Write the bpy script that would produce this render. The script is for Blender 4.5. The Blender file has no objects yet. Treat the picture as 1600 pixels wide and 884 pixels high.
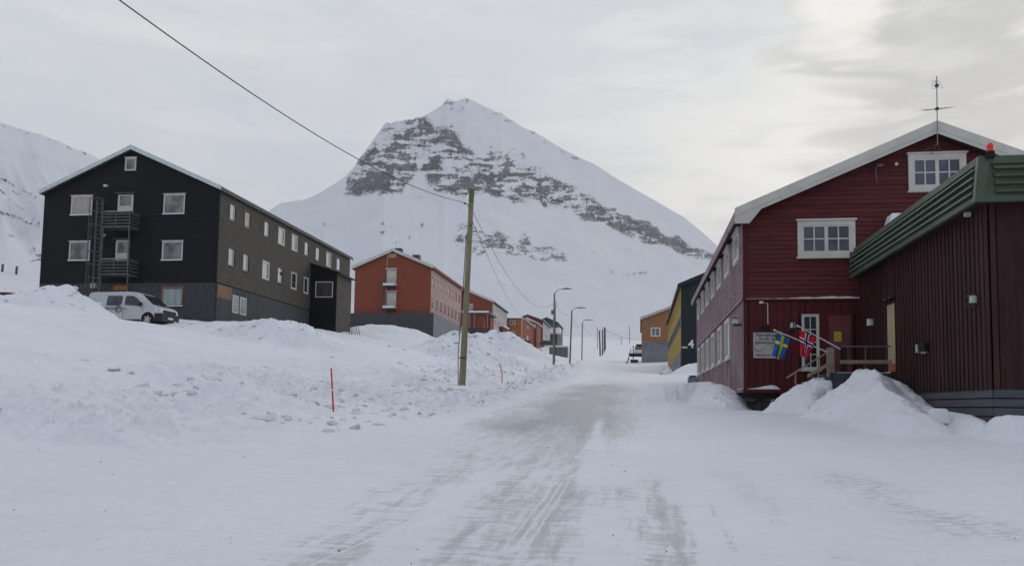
import bpy, math, random
import numpy as np
from mathutils import Vector, Matrix
random.seed(7); rng = np.random.default_rng(11)
R = math.radians
scene = bpy.context.scene
col = scene.collection

# ------------------------------------------------------------------ camera
FPX = 1280.0                       # focal length in pixels of the 1600 px wide photograph
YAW = math.atan(200.0/FPX); PITCH = math.atan(99.5/FPX); ROLL = 0.015
cam_d = bpy.data.cameras.new('camera'); cam = bpy.data.objects.new('camera', cam_d); col.objects.link(cam)
scene.camera = cam
cam_d.sensor_fit = 'HORIZONTAL'; cam_d.sensor_width = 36.0; cam_d.lens = 36.0*FPX/1600.0
cam_d.shift_y = 91.5/1600.0; cam_d.clip_start = 0.1; cam_d.clip_end = 20000
CAMPOS = Vector((0, 0, 1.6))
CM = (Matrix.Rotation(YAW, 3, 'Z') @ Matrix.Rotation(R(90)+PITCH, 3, 'X') @ Matrix.Rotation(ROLL, 3, 'Z'))
cam.matrix_world = Matrix.Translation(CAMPOS) @ CM.to_4x4()

# ------------------------------------------------------------------ light
SUN_EL, SUN_AZ = 16.0, 22.0        # azimuth from +Y towards +X
EXPO = 0.18
scene.view_settings.view_transform = 'Standard'; scene.view_settings.look = 'None'
scene.view_settings.exposure = EXPO; scene.view_settings.gamma = 1.0
sd = Vector((math.sin(R(SUN_AZ))*math.cos(R(SUN_EL)), math.cos(R(SUN_AZ))*math.cos(R(SUN_EL)), math.sin(R(SUN_EL))))
sun_d = bpy.data.lights.new('sun', 'SUN'); sun = bpy.data.objects.new('sun', sun_d); col.objects.link(sun)
sun_d.energy = 0.5; sun_d.angle = R(60); sun_d.color = (1.0, 0.95, 0.88)
sun.rotation_euler = sd.to_track_quat('Z', 'Y').to_euler(); sun.location = (0, 0, 60)

def ray(px, py):                   # direction in world through a pixel of the 1600x884 photograph
    return CM @ Vector(((px-800.0)/FPX, -(py-533.5)/FPX, -1.0))
def at(px, py, Y):                 # the point on the plane Y = const
    d = ray(px, py); return CAMPOS + d*(Y/d.y)
def atz(px, py, Y): return at(px, py, Y).z

class NT:                          # small node helper
    def __init__(s, tree): s.t = tree; s.n = tree.nodes; s.l = tree.links
    def new(s, kind, **kw):
        n = s.n.new(kind)
        for k, v in kw.items(): setattr(n, k, v)
        return n
    def put(s, v, sock):
        if hasattr(v, 'links') or isinstance(v, bpy.types.NodeSocket): s.l.new(v, sock)
        else: sock.default_value = v
    def m(s, op, a, b=0.0, c=0.0, clamp=False):
        n = s.new('ShaderNodeMath', operation=op); n.use_clamp = clamp
        s.put(a, n.inputs[0]); s.put(b, n.inputs[1]); s.put(c, n.inputs[2]); return n.outputs[0]
    def mr(s, v, a, b, c=0.0, d=1.0, smooth=True):
        n = s.new('ShaderNodeMapRange'); n.interpolation_type = 'SMOOTHSTEP' if smooth else 'LINEAR'
        s.put(v, n.inputs[0])
        for i, x in enumerate((a, b, c, d)): n.inputs[i+1].default_value = x
        return n.outputs[0]
    def mix(s, f, a, b, blend='MIX'):
        n = s.new('ShaderNodeMix', data_type='RGBA', blend_type=blend)
        s.put(f, n.inputs[0]); s.put(a, n.inputs[6]); s.put(b, n.inputs[7]); return n.outputs[2]
    def noise(s, vec, scale, detail=3, rough=0.5, dist=0.0):
        n = s.new('ShaderNodeTexNoise'); s.l.new(vec, n.inputs['Vector'])
        n.inputs['Scale'].default_value = scale; n.inputs['Detail'].default_value = detail
        n.inputs['Roughness'].default_value = rough; n.inputs['Distortion'].default_value = dist
        return n.outputs['Fac']
    def mapping(s, vec, sc=(1, 1, 1), rot=(0, 0, 0)):
        n = s.new('ShaderNodeMapping'); s.l.new(vec, n.inputs['Vector'])
        n.inputs['Scale'].default_value = sc; n.inputs['Rotation'].default_value = rot; return n.outputs[0]

world = bpy.data.worlds.new('World'); scene.world = world; world.use_nodes = True
def build_world():
    w = NT(world.node_tree); w.n.clear()
    out = w.new('ShaderNodeOutputWorld'); bg = w.new('ShaderNodeBackground'); bg.inputs['Strength'].default_value = 0.1
    w.l.new(bg.outputs[0], out.inputs[0])
    sky = w.new('ShaderNodeTexSky', sky_type='NISHITA'); sky.sun_disc = False
    sky.sun_elevation = R(SUN_EL); sky.sun_rotation = R(SUN_AZ)
    tc = w.new('ShaderNodeTexCoord'); d = tc.outputs['Generated']
    sep = w.new('ShaderNodeSeparateXYZ'); w.l.new(d, sep.inputs[0]); z = sep.outputs[2]
    nlow = w.noise(w.mapping(d, (1, 1, 3.2)), 2.1, 5, 0.5, 0.6)
    nmid = w.noise(w.mapping(d, (1, 1, 4.0)), 6.0, 5, 0.55, 0.4)
    def dot(v):
        n = w.new('ShaderNodeVectorMath', operation='DOT_PRODUCT'); w.l.new(d, n.inputs[0]); v = Vector(v).normalized(); n.inputs[1].default_value = v; return n.outputs['Value']
    # stratus deck: cool pale grey, a little warmer and brighter low towards the hidden sun
    cool = (5.9, 6.25, 6.75, 1); lilac = (4.9, 5.25, 6.1, 1); warm = (9.0, 8.75, 8.2, 1)
    base = w.mix(w.mr(nlow, 0.35, 0.68), cool, (6.6, 6.75, 6.95, 1))
    glow = w.mr(dot(ray(1500, 190)), 0.86, 1.0)
    zb = w.m('MULTIPLY', w.mr(z, 0.10, 0.20), w.mr(z, 0.46, 0.26))
    base = w.mix(w.m('MULTIPLY', w.m('MULTIPLY', glow, zb), w.mr(nmid, 0.15, 0.55)), base, warm)
    base = w.mix(w.m('MULTIPLY', w.mr(z, 0.24, 0.08), 0.75), base, lilac)
    base = w.mix(w.m('MULTIPLY', w.mr(dot(ray(1560, 235)), 0.945, 0.997), 0.9), base, (9.3, 9.05, 8.45, 1))
    # darker cloud bank and the bright gap beside it
    warp = w.m('MULTIPLY', w.m('SUBTRACT', nmid, 0.5), 0.05)
    dk = w.mr(w.m('ADD', dot(ray(1450, 78)), warp), 0.984, 0.998)
    base = w.mix(w.m('MULTIPLY', dk, 0.8), base, (5.0, 5.0, 4.8, 1))
    br = w.mr(w.m('ADD', dot(ray(1310, 26)), w.m('MULTIPLY', warp, 0.11)), 0.9984, 0.99995)
    base = w.mix(w.m('MULTIPLY', br, 0.85), base, (9.6, 9.3, 8.7, 1))
    wide = w.mr(w.m('ADD', dot(ray(1230, 60)), w.m('MULTIPLY', warp, 0.6)), 0.97, 0.999); base = w.mix(w.m('MULTIPLY', w.m('MULTIPLY', wide, w.mr(nmid, .45, .65)), 0.25), base, (8.4, 8.3, 8.0, 1))
    base = w.mix(w.m('MULTIPLY', w.mr(nmid, 0.46, 0.66), 0.22), base, (8.3, 8.25, 8.1, 1))
    nfin = w.noise(w.mapping(d, (1, 1, 6.0), (0, .25, 0)), 9.0, 6, 0.6, 0.8)
    base = w.mix(w.m('MULTIPLY', w.mr(nfin, 0.5, 0.3), 0.20), base, (5.3, 5.45, 5.75, 1))
    dim = w.mr(z, 0.42, 0.95); base = w.mix(dim, base, (5.9, 6.3, 7.2, 1))
    back = w.m('MULTIPLY', w.mr(dot((-math.sin(R(SUN_AZ)), -math.cos(R(SUN_AZ)), 0)), 0.0, 0.9), 0.6); base = w.mix(back, base, (3.9, 4.2, 4.9, 1))
    res = w.mix(0.985, sky.outputs[0], base)
    w.l.new(res, bg.inputs['Color'])
build_world()

# ------------------------------------------------------------------ materials
MATS = {}
def principled(name):
    m = bpy.data.materials.new(name); m.use_nodes = True; t = NT(m.node_tree)
    b = t.n['Principled BSDF']; return m, t, b
def mat(name, c, rough=0.7, var=0.15, scale=3.0, stretch=(1, 1, 1), frost=0.0, frostc=(0.62, 0.62, 0.66), frost_lo=0.45, frost_hi=0.75, bump=0.0, bscale=40.0, metal=0.0, rnd=0.0, spec=0.25, frost_scale=1.2, coat=0.0):
    if name in MATS: return MATS[name]
    m, t, b = principled(name)
    tc = t.new('ShaderNodeTexCoord').outputs['Object']
    v = t.mapping(tc, stretch)
    n = t.noise(v, scale, 5, 0.6)
    c4 = (*c, 1); dark = tuple(x*(1-var) for x in c)+(1,); lite = tuple(min(1, x*(1+var)) for x in c)+(1,)
    colr = t.mix(t.mr(n, 0.3, 0.7), dark, lite)
    if rnd:
        oi = t.new('ShaderNodeObjectInfo').outputs['Random']
        k = t.mr(oi, 0, 1, 1-rnd, 1+rnd, False)
        hs = t.new('ShaderNodeHueSaturation'); t.l.new(k, hs.inputs['Value']); t.l.new(colr, hs.inputs['Color']); colr = hs.outputs[0]
    if frost:
        fn = t.noise(tc, frost_scale, 6, 0.65)
        f2 = t.noise(t.mapping(tc, stretch), 22.0, 4, 0.6)
        f = t.mr(t.m('ADD', t.m('MULTIPLY', fn, 0.6), t.m('MULTIPLY', f2, 0.4)), frost_lo, frost_hi)
        colr = t.mix(t.m('MULTIPLY', f, frost), colr, (*frostc, 1))
    t.l.new(colr, b.inputs['Base Color'])
    b.inputs['Roughness'].default_value = rough; b.inputs['Metallic'].default_value = metal
    b.inputs['Specular IOR Level'].default_value = spec
    b.inputs['Coat Weight'].default_value = coat
    if bump:
        bn = t.noise(v, bscale, 4, 0.6); bp = t.new('ShaderNodeBump'); bp.inputs['Strength'].default_value = bump
        bp.inputs['Distance'].default_value = 0.01; t.l.new(bn, bp.inputs['Height']); t.l.new(bp.outputs[0], b.inputs['Normal'])
    MATS[name] = m; return m
def glass(name, c=(0.03, 0.035, 0.045), curtain=None, rough=0.04, folds=25):
    if name in MATS: return MATS[name]
    m, t, b = principled(name)
    tc = t.new('ShaderNodeTexCoord').outputs['Object']
    colr = (*c, 1)
    if curtain:
        n = t.noise(t.mapping(tc, (1, 1, 0.06)), folds, 2, 0.5)
        k = t.mr(n, 0.35, 0.62); colr = t.mix(k, tuple(x*0.7 for x in curtain)+(1,), (*curtain, 1))
        t.l.new(colr, b.inputs['Base Color'])
    else:
        n = t.noise(tc, 1.3, 2); t.l.new(t.mix(t.mr(n, 0.35, 0.65), tuple(x*0.6 for x in c)+(1,), tuple(x*1.5 for x in c)+(1,)), b.inputs['Base Color'])
    b.inputs['Roughness'].default_value = rough; b.inputs['Coat Weight'].default_value = 0.35; b.inputs['Coat Roughness'].default_value = 0.04
    MATS[name] = m; return m
def snow_mat(name, c=(0.79, 0.80, 0.84), ground=False, clod=False):
    if name in MATS: return MATS[name]
    m, t, b = principled(name)
    geo = t.new('ShaderNodeNewGeometry').outputs['Position']
    n1 = t.noise(geo, 0.35, 4, 0.55); n2 = t.noise(geo, 5.0, 6, 0.65); n3 = t.noise(geo, 38.0, 4, 0.6)
    c0 = tuple(x*0.93 for x in c)+(1,); c1 = tuple(min(1, x*1.03) for x in c)+(1,)
    colr = t.mix(t.m('ADD', t.m('MULTIPLY', t.mr(n1, .3, .7), .6), t.m('MULTIPLY', t.mr(n2, .3, .7), .4)), c0, c1)
    rough = 0.62
    hgt = t.m('ADD', t.m('MULTIPLY', n2, 0.035), t.m('MULTIPLY', n3, 0.008))
    if ground:
        def attr(nm): a = t.new('ShaderNodeAttribute'); a.attribute_name = nm; return a.outputs['Fac']
        ice = attr('ice'); dirt = attr('dirt'); wind = attr('smooth_snow')
        st = t.noise(t.mapping(geo, (4.5, 0.55, 1)), 1.6, 8, 0.75, 0.4)
        st2 = t.noise(t.mapping(geo, (1.0, 5.0, 1)), 2.2, 7, 0.75, 0.3)
        brk = t.m('ADD', t.m('MULTIPLY', st, .5), t.m('MULTIPLY', st2, .5))
        k = t.m('ADD', ice, t.m('MULTIPLY', t.m('SUBTRACT', brk, 0.5), t.mr(ice, 0.02, 0.25, 0, 3.2)))
        kk = t.mr(k, 0.22, 0.66)
        icec = t.mix(t.mr(st2, .40, .60), (0.45, 0.465, 0.48, 1), (0.57, 0.58, 0.60, 1))
        icec = t.mix(t.mr(k, 0.58, 0.98), icec, (0.335, 0.345, 0.36, 1))
        colr = t.mix(kk, colr, icec)
        # wind crust: long faint streaks across the slope
        wc = t.noise(t.mapping(geo, (0.5, 3.0, 1)), 1.4, 7, 0.7, 0.5)
        colr = t.mix(t.m('MULTIPLY', t.mr(wc, 0.52, 0.68), 0.28), colr, (0.64, 0.655, 0.695, 1))
        tre = t.noise(t.mapping(geo, (9.0, 30.0, 1), (0, 0, 0.5)), 1.0, 2, 0.5)
        tk = t.m('MULTIPLY', t.mr(tre, 0.54, 0.60), attr('tread'))
        colr = t.mix(t.m('MULTIPLY', tk, 0.55), colr, (0.42, 0.43, 0.45, 1))
        spk = t.noise(geo, 30.0, 3, 0.6); sp = t.mr(spk, 0.66, 0.72)
        patch = t.mr(t.noise(geo, 0.8, 4, 0.6), 0.42, 0.7)
        colr = t.mix(t.m('MULTIPLY', t.m('MULTIPLY', sp, patch), t.m('ADD', 0.22, t.m('MULTIPLY', dirt, 0.6), clamp=True)), colr, (0.27, 0.25, 0.23, 1))
        dn = t.noise(geo, 3.0, 6, 0.7)
        colr = t.mix(t.m('MULTIPLY', t.mr(dn, 0.45, 0.68), t.m('MULTIPLY', dirt, 0.5)), colr, (0.50, 0.50, 0.51, 1))
        t.l.new(t.mr(kk, 0, 1, 0.62, 0.34), b.inputs['Roughness'])
        strie = t.noise(t.mapping(geo, (1.0, 6.0, 1)), 4.0, 5, 0.65)
        hgt = t.m('ADD', hgt, t.m('MULTIPLY', t.m('ADD', strie, t.m('MULTIPLY', wc, -1.0)), 0.028))
        hgt = t.m('ADD', hgt, t.m('ADD', t.m('MULTIPLY', tk, -0.02), t.m('MULTIPLY', kk, -0.01)))
    elif clod:
        oi = t.noise(geo, 2.2, 5, 0.7)
        colr = t.mix(t.m('MULTIPLY', t.mr(oi, 0.46, 0.66), 0.75), colr, (0.38, 0.375, 0.375, 1)); b.inputs['Roughness'].default_value = 0.8
    else: b.inputs['Roughness'].default_value = 0.7
    t.l.new(colr, b.inputs['Base Color'])
    bp = t.new('ShaderNodeBump'); bp.inputs['Strength'].default_value = 0.75; bp.inputs['Distance'].default_value = 1.0
    t.l.new(hgt, bp.inputs['Height']); t.l.new(bp.outputs[0], b.inputs['Normal'])
    b.inputs['Specular IOR Level'].default_value = 0.3
    MATS[name] = m; return m

V = (6, 6, 0.5)                    # grain of vertical boards
HG = (0.5, 0.5, 7)                 # grain of horizontal boards
M = dict(
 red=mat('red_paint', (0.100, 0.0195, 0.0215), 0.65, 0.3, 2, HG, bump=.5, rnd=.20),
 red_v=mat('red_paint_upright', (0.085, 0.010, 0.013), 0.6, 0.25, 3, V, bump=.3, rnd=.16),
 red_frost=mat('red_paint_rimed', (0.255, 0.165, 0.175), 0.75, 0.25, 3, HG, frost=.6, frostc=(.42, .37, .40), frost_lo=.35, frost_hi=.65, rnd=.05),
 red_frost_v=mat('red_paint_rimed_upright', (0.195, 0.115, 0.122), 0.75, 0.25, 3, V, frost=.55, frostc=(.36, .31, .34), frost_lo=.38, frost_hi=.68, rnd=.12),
 oxblood=mat('oxblood_paint', (0.036, 0.0115, 0.0125), 0.65, 0.35, 2, V, bump=.5, rnd=.30),
 oxblood_d=mat('oxblood_paint_dark', (0.030, 0.010, 0.012), 0.65, 0.25, 3, V),
 door_red=mat('door_red', (0.15, 0.045, 0.055), 0.5, 0.1),
 trim=mat('grey_white_trim', (0.55, 0.54, 0.49), 0.55, 0.08, 2, bump=.15, rnd=.03),
 trim_w=mat('white_trim', (0.58, 0.565, 0.52), 0.55, 0.08, 2, rnd=.03),
 mint=mat('pale_mint_trim', (0.56, 0.64, 0.63), 0.5, 0.1),
 black=mat('black_tar_boards', (0.0045, 0.005, 0.0068), 0.6, 0.3, 3, HG),
 olive=mat('olive_grey_boards', (0.086, 0.077, 0.064), 0.75, 0.3, 3, HG, frost=.4, frostc=(.17, .16, .145)),
 grey=mat('grey_plinth_boards', (0.064, 0.065, 0.072), 0.7, 0.25, 3, V, rnd=.1),
 grey_h=mat('grey_skirt_boards', (0.085, 0.092, 0.105), 0.7, 0.15, 3, HG, rnd=.14, bump=.2),
 grey_cool=mat('grey_rimed_render', (0.20, 0.21, 0.235), 0.75, 0.12, 2, frost=.4),
 brownwood=mat('bare_brown_boards', (0.24, 0.15, 0.10), 0.8, 0.3, 3, V),
 orangewood=mat('orange_board', (0.33, 0.13, 0.04), 0.7, 0.2),
 brick=mat('rust_red_boards', (0.255, 0.068, 0.038), 0.7, 0.12, 3, HG),
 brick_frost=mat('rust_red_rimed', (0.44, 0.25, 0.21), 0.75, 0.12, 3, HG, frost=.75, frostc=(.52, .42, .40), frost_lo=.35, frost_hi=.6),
 pale=mat('pale_rimed_wall', (0.52, 0.47, 0.45), 0.75, 0.1, frost=.4),
 orange=mat('orange_paint', (0.42, 0.15, 0.055), 0.7, 0.12, 3, HG),
 orange_d=mat('burnt_orange_paint', (0.26, 0.07, 0.035), 0.7, 0.12, 3, HG),
 darkred=mat('wine_paint', (0.13, 0.035, 0.04), 0.7, 0.12),
 dgreen=mat('bottle_green_paint', (0.035, 0.095, 0.085), 0.7, 0.12),
 teal=mat('black_green_paint', (0.014, 0.024, 0.028), 0.6, 0.2, 3, HG),
 yellow=mat('mustard_paint', (0.40, 0.27, 0.045), 0.7, 0.15, 3, V, frost=.15),
 yshade=mat('grey_green_paint', (0.13, 0.145, 0.13), 0.7, 0.2, 3, V),
 tan=mat('tan_paint', (0.33, 0.155, 0.07), 0.7, 0.12, 3, HG),
 fascia=mat('green_sheet_metal', (0.066, 0.089, 0.061), 0.45, 0.12, 2, frost=.12, frostc=(.3, .34, .32), rnd=.05),
 fascia_lit=mat('green_sheet_metal_lit', (0.16, 0.20, 0.165), 0.5, 0.12, 2, frost=.2, frostc=(.34, .38, .36)),  # lighter copy of the fascia green, with the lit look put into its colour
 roof=mat('dark_roof_felt', (0.05, 0.05, 0.055), 0.85, 0.2, frost=.3),
 core=mat('wall_core', (0.02, 0.015, 0.017), 0.9, 0.1),
 stone=mat('dark_foundation_stone', (0.045, 0.05, 0.055), 0.85, 0.5, 2.5, bump=.8, bscale=6, frost=.25, frostc=(.2, .21, .23)),
 metal=mat('galvanised_steel', (0.12, 0.125, 0.13), 0.5, 0.2, metal=.3),
 darkmetal=mat('dark_steel', (0.055, 0.058, 0.062), 0.5, 0.2, metal=.3),
 pole=mat('weathered_pole_wood', (0.235, 0.20, 0.125), 0.85, 0.25, 4, (8, 8, .35), bump=.6, bscale=18),
 pole_green=mat('green_treated_pole_wood', (0.13, 0.145, 0.06), 0.85, 0.3, 4, (8, 8, .35)),
 pole_dark=mat('dark_pole_wood', (0.10, 0.085, 0.065), 0.85, 0.25, 4, (8, 8, .35)),
 wood=mat('pale_weathered_wood', (0.27, 0.22, 0.185), 0.8, 0.2, 4, (3, 3, 1), bump=.3),
 pinewood=mat('bare_pine_door', (0.42, 0.33, 0.21), 0.7, 0.15, 3, V),
 wire=mat('black_cable', (0.015, 0.015, 0.017), 0.6, 0.1),
 rubber=mat('tyre_rubber', (0.014, 0.014, 0.016), 0.85, 0.2),
 plastic=mat('dark_bumper_plastic', (0.022, 0.022, 0.026), 0.6, 0.2, frost=.15, frostc=(.2, .2, .22)),
 silver=mat('silver_van_paint', (0.50, 0.52, 0.54), 0.32, 0.06, 1.5, frost=.25, frostc=(.6, .62, .66), coat=.5),
 carpaint=mat('dark_car_paint', (0.03, 0.035, 0.045), 0.3, 0.1, coat=.5, frost=.2),
 alloy=mat('wheel_alloy', (0.55, 0.56, 0.58), 0.35, 0.05, metal=.5),
 lamp=mat('milky_lamp_glass', (0.52, 0.53, 0.50), 0.3, 0.1),
 redstake=mat('red_plastic_stake', (0.58, 0.035, 0.05), 0.5, 0.12),
 reflex=mat('pale_reflector', (0.7, 0.68, 0.7), 0.3, 0.05),
 yellownote=mat('yellow_notice', (0.45, 0.42, 0.035), 0.5, 0.08),
 signboard=mat('white_sign_board', (0.42, 0.40, 0.38), 0.6, 0.1, 2),
 ink=mat('black_lettering', (0.04, 0.035, 0.05), 0.6, 0.05),
 vanink=mat('grey_lettering', (0.10, 0.11, 0.13), 0.6, 0.05),
 white=mat('white_lettering', (0.7, 0.7, 0.7), 0.6, 0.05),
 f_blue=mat('flag_blue', (0.012, 0.09, 0.26), 0.8, 0.1), f_yellow=mat('flag_yellow', (0.55, 0.47, 0.04), 0.8, 0.1),
 f_red=mat('flag_red', (0.42, 0.008, 0.02), 0.8, 0.1), f_white=mat('flag_white', (0.62, 0.60, 0.64), 0.8, 0.05), f_navy=mat('flag_navy', (0.01, 0.014, 0.09), 0.8, 0.1),
 beacon=mat('red_beacon_glass', (0.75, 0.012, 0.012), 0.2, 0.05, coat=.8),
 snow=snow_mat('settled_snow'), ground=snow_mat('ground_snow', ground=True), clod=snow_mat('dirty_snow_lumps', (0.70, 0.72, 0.76), clod=True),
 pebble=mat('dark_gravel', (0.06, 0.055, 0.05), 0.9, 0.3),
 g_dark=glass('dark_window_glass'), g_blue=glass('blue_window_glass', (0.055, 0.065, 0.10)),
 g_mid=glass('grey_window_glass', (0.15, 0.148, 0.155)), g_cur=glass('curtained_window', curtain=(0.42, 0.37, 0.37)),
 g_light=glass('pale_window_glass', curtain=(0.40, 0.42, 0.45), folds=4), g_mint=glass('frosted_window', curtain=(0.33, 0.40, 0.41), folds=3),  # g_light: pale pane colour with broad soft streaks
 g_red=glass('reddish_curtain_window', curtain=(0.07, 0.055, 0.055), folds=14),
)

# ------------------------------------------------------------------ mesh helper
def tag(o, label=None, cat=None, group=None, kind=None):
    if label: o['label'] = label
    if cat: o['category'] = cat
    if group: o['group'] = group
    if kind: o['kind'] = kind
    return o
class MB:
    def __init__(s): s.v = []; s.f = []; s.mi = []
    def convex(s, pts, faces, mi=0):
        k = len(s.v); c = Vector((0, 0, 0))
        pts = [Vector(p) for p in pts]
        for p in pts: c += p
        c /= len(pts)
        for f in faces:
            a, b, d = pts[f[0]], pts[f[1]], pts[f[2]]
            n = (b-a).cross(d-a); fc = sum((pts[i] for i in f), Vector((0, 0, 0)))/len(f)
            if n.dot(fc-c) < 0: f = tuple(reversed(f))
            s.f.append(tuple(i+k for i in f)); s.mi.append(mi)
        s.v += [tuple(p) for p in pts]
    def hexa(s, p, mi=0): s.convex(p, [(0, 1, 2, 3), (4, 5, 6, 7), (0, 1, 5, 4), (1, 2, 6, 5), (2, 3, 7, 6), (3, 0, 4, 7)], mi)
    def box(s, x0, x1, y0, y1, z0, z1, mi=0):
        s.hexa([(x0, y0, z0), (x1, y0, z0), (x1, y1, z0), (x0, y1, z0), (x0, y0, z1), (x1, y0, z1), (x1, y1, z1), (x0, y1, z1)], mi)
    def fbox(s, F, a0, a1, b0, b1, d0, d1, mi=0):
        s.hexa([F(a0, b0, d0), F(a1, b0, d0), F(a1, b1, d0), F(a0, b1, d0), F(a0, b0, d1), F(a1, b0, d1), F(a1, b1, d1), F(a0, b1, d1)], mi)
    def prism(s, poly, vec, mi=0):
        n = len(poly); vec = Vector(vec); p = [Vector(q) for q in poly]; p += [q+vec for q in p]
        s.convex(p, [tuple(range(n)), tuple(range(n, 2*n))]+[(i, (i+1) % n, n+(i+1) % n, n+i) for i in range(n)], mi)
    def tube(s, pts, r, n=8, r1=None, mi=0):
        pts = [Vector(p) for p in pts]; k0 = len(s.v); m = len(pts)
        for i, p in enumerate(pts):
            t = (pts[min(i+1, m-1)]-pts[max(i-1, 0)]).normalized()
            u = t.cross(Vector((0, 0, 1)) if abs(t.z) < 0.95 else Vector((0, 1, 0))).normalized(); w = t.cross(u)
            rr = r if r1 is None else r+(r1-r)*i/(m-1)
            for j in range(n):
                a = 2*math.pi*j/n; s.v.append(tuple(p+u*(rr*math.cos(a))+w*(rr*math.sin(a))))
        for i in range(m-1):
            for j in range(n):
                a = k0+i*n+j; b = k0+i*n+(j+1) % n; s.f.append((a, b, b+n, a+n)); s.mi.append(mi)
        s.f.append(tuple(k0+j for j in reversed(range(n)))); s.mi.append(mi)
        s.f.append(tuple(k0+(m-1)*n+j for j in range(n))); s.mi.append(mi)
    def build(s, name, m, parent=None, label=None, cat=None, group=None, kind=None, smooth=False, bevel=0):
        me = bpy.data.meshes.new(name); me.from_pydata(s.v, [], s.f)
        ms = m if isinstance(m, (list, tuple)) else [m]
        for q in ms: me.materials.append(q)
        if len(ms) > 1: me.polygons.foreach_set('material_index', s.mi)
        if smooth: me.polygons.foreach_set('use_smooth', [True]*len(s.f))
        me.update()
        o = bpy.data.objects.new(name, me); col.objects.link(o); o.parent = parent
        if bevel:
            b = o.modifiers.new('bevel', 'BEVEL'); b.width = bevel; b.segments = 2; b.limit_method = 'ANGLE'
        return tag(o, label, cat, group, kind)
def empty(name, loc, rz=0, label=None, cat=None, group=None):
    o = bpy.data.objects.new(name, None); col.objects.link(o); o.location = loc; o.rotation_euler = (0, 0, rz)
    o.empty_display_size = 0.3
    return tag(o, label, cat, group)
def kids(o): return [c for c in bpy.data.objects if c.parent == o]
def copy_tree(o, parent=None):
    c = o.copy(); col.objects.link(c); c.parent = parent
    for ch in kids(o): copy_tree(ch, c)
    return c

# ------------------------------------------------------------------ terrain
def hash2(ix, iy, seed):
    h = (ix.astype(np.int64)*374761393+iy.astype(np.int64)*668265263+seed*974634777) & 0xffffffff
    h = ((h ^ (h >> 13))*1274126177) & 0xffffffff; h = h ^ (h >> 16)
    return (h & 0xffffff)/float(0xffffff)
def vnoise(x, y, seed=0):
    ix = np.floor(x); iy = np.floor(y); fx = x-ix; fy = y-iy
    fx = fx*fx*fx*(fx*(fx*6-15)+10); fy = fy*fy*fy*(fy*(fy*6-15)+10)
    a = hash2(ix, iy, seed); b = hash2(ix+1, iy, seed); c = hash2(ix, iy+1, seed); d = hash2(ix+1, iy+1, seed)
    return (a+(b-a)*fx)*(1-fy)+(c+(d-c)*fx)*fy
def fbm(x, y, oct=5, seed=0, gain=0.5, ridge=False):
    t = np.zeros_like(x); a = 1.0; s = 0.0
    for i in range(oct):
        n = vnoise(x*(2.03**i)+17.3*i, y*(2.03**i)-9.1*i, seed+i)
        if ridge: n = 1-np.abs(2*n-1)
        t += a*n; s += a; a *= gain
    return t/s
def sst(x, a, b):
    t = np.clip((x-a)/(b-a), 0, 1); return t*t*(3-2*t)
def smax(a, b, k):
    h = np.clip(0.5+0.5*(a-b)/k, 0, 1); return b+(a-b)*h+k*h*(1-h)

RY = [-400, -50, 0, 150, 210, 300, 500, 900, 3500]; RZ = [-14, -2.6, 0, 9.9, 14.4, 23.0, 42.0, 78.0, 170.0]
def road_c(Y): return np.interp(Y, [0, 60, 100, 200, 300, 600], [-1.4, -1.4, -2.6, -6.5, -10.0, -16.0])
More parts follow.
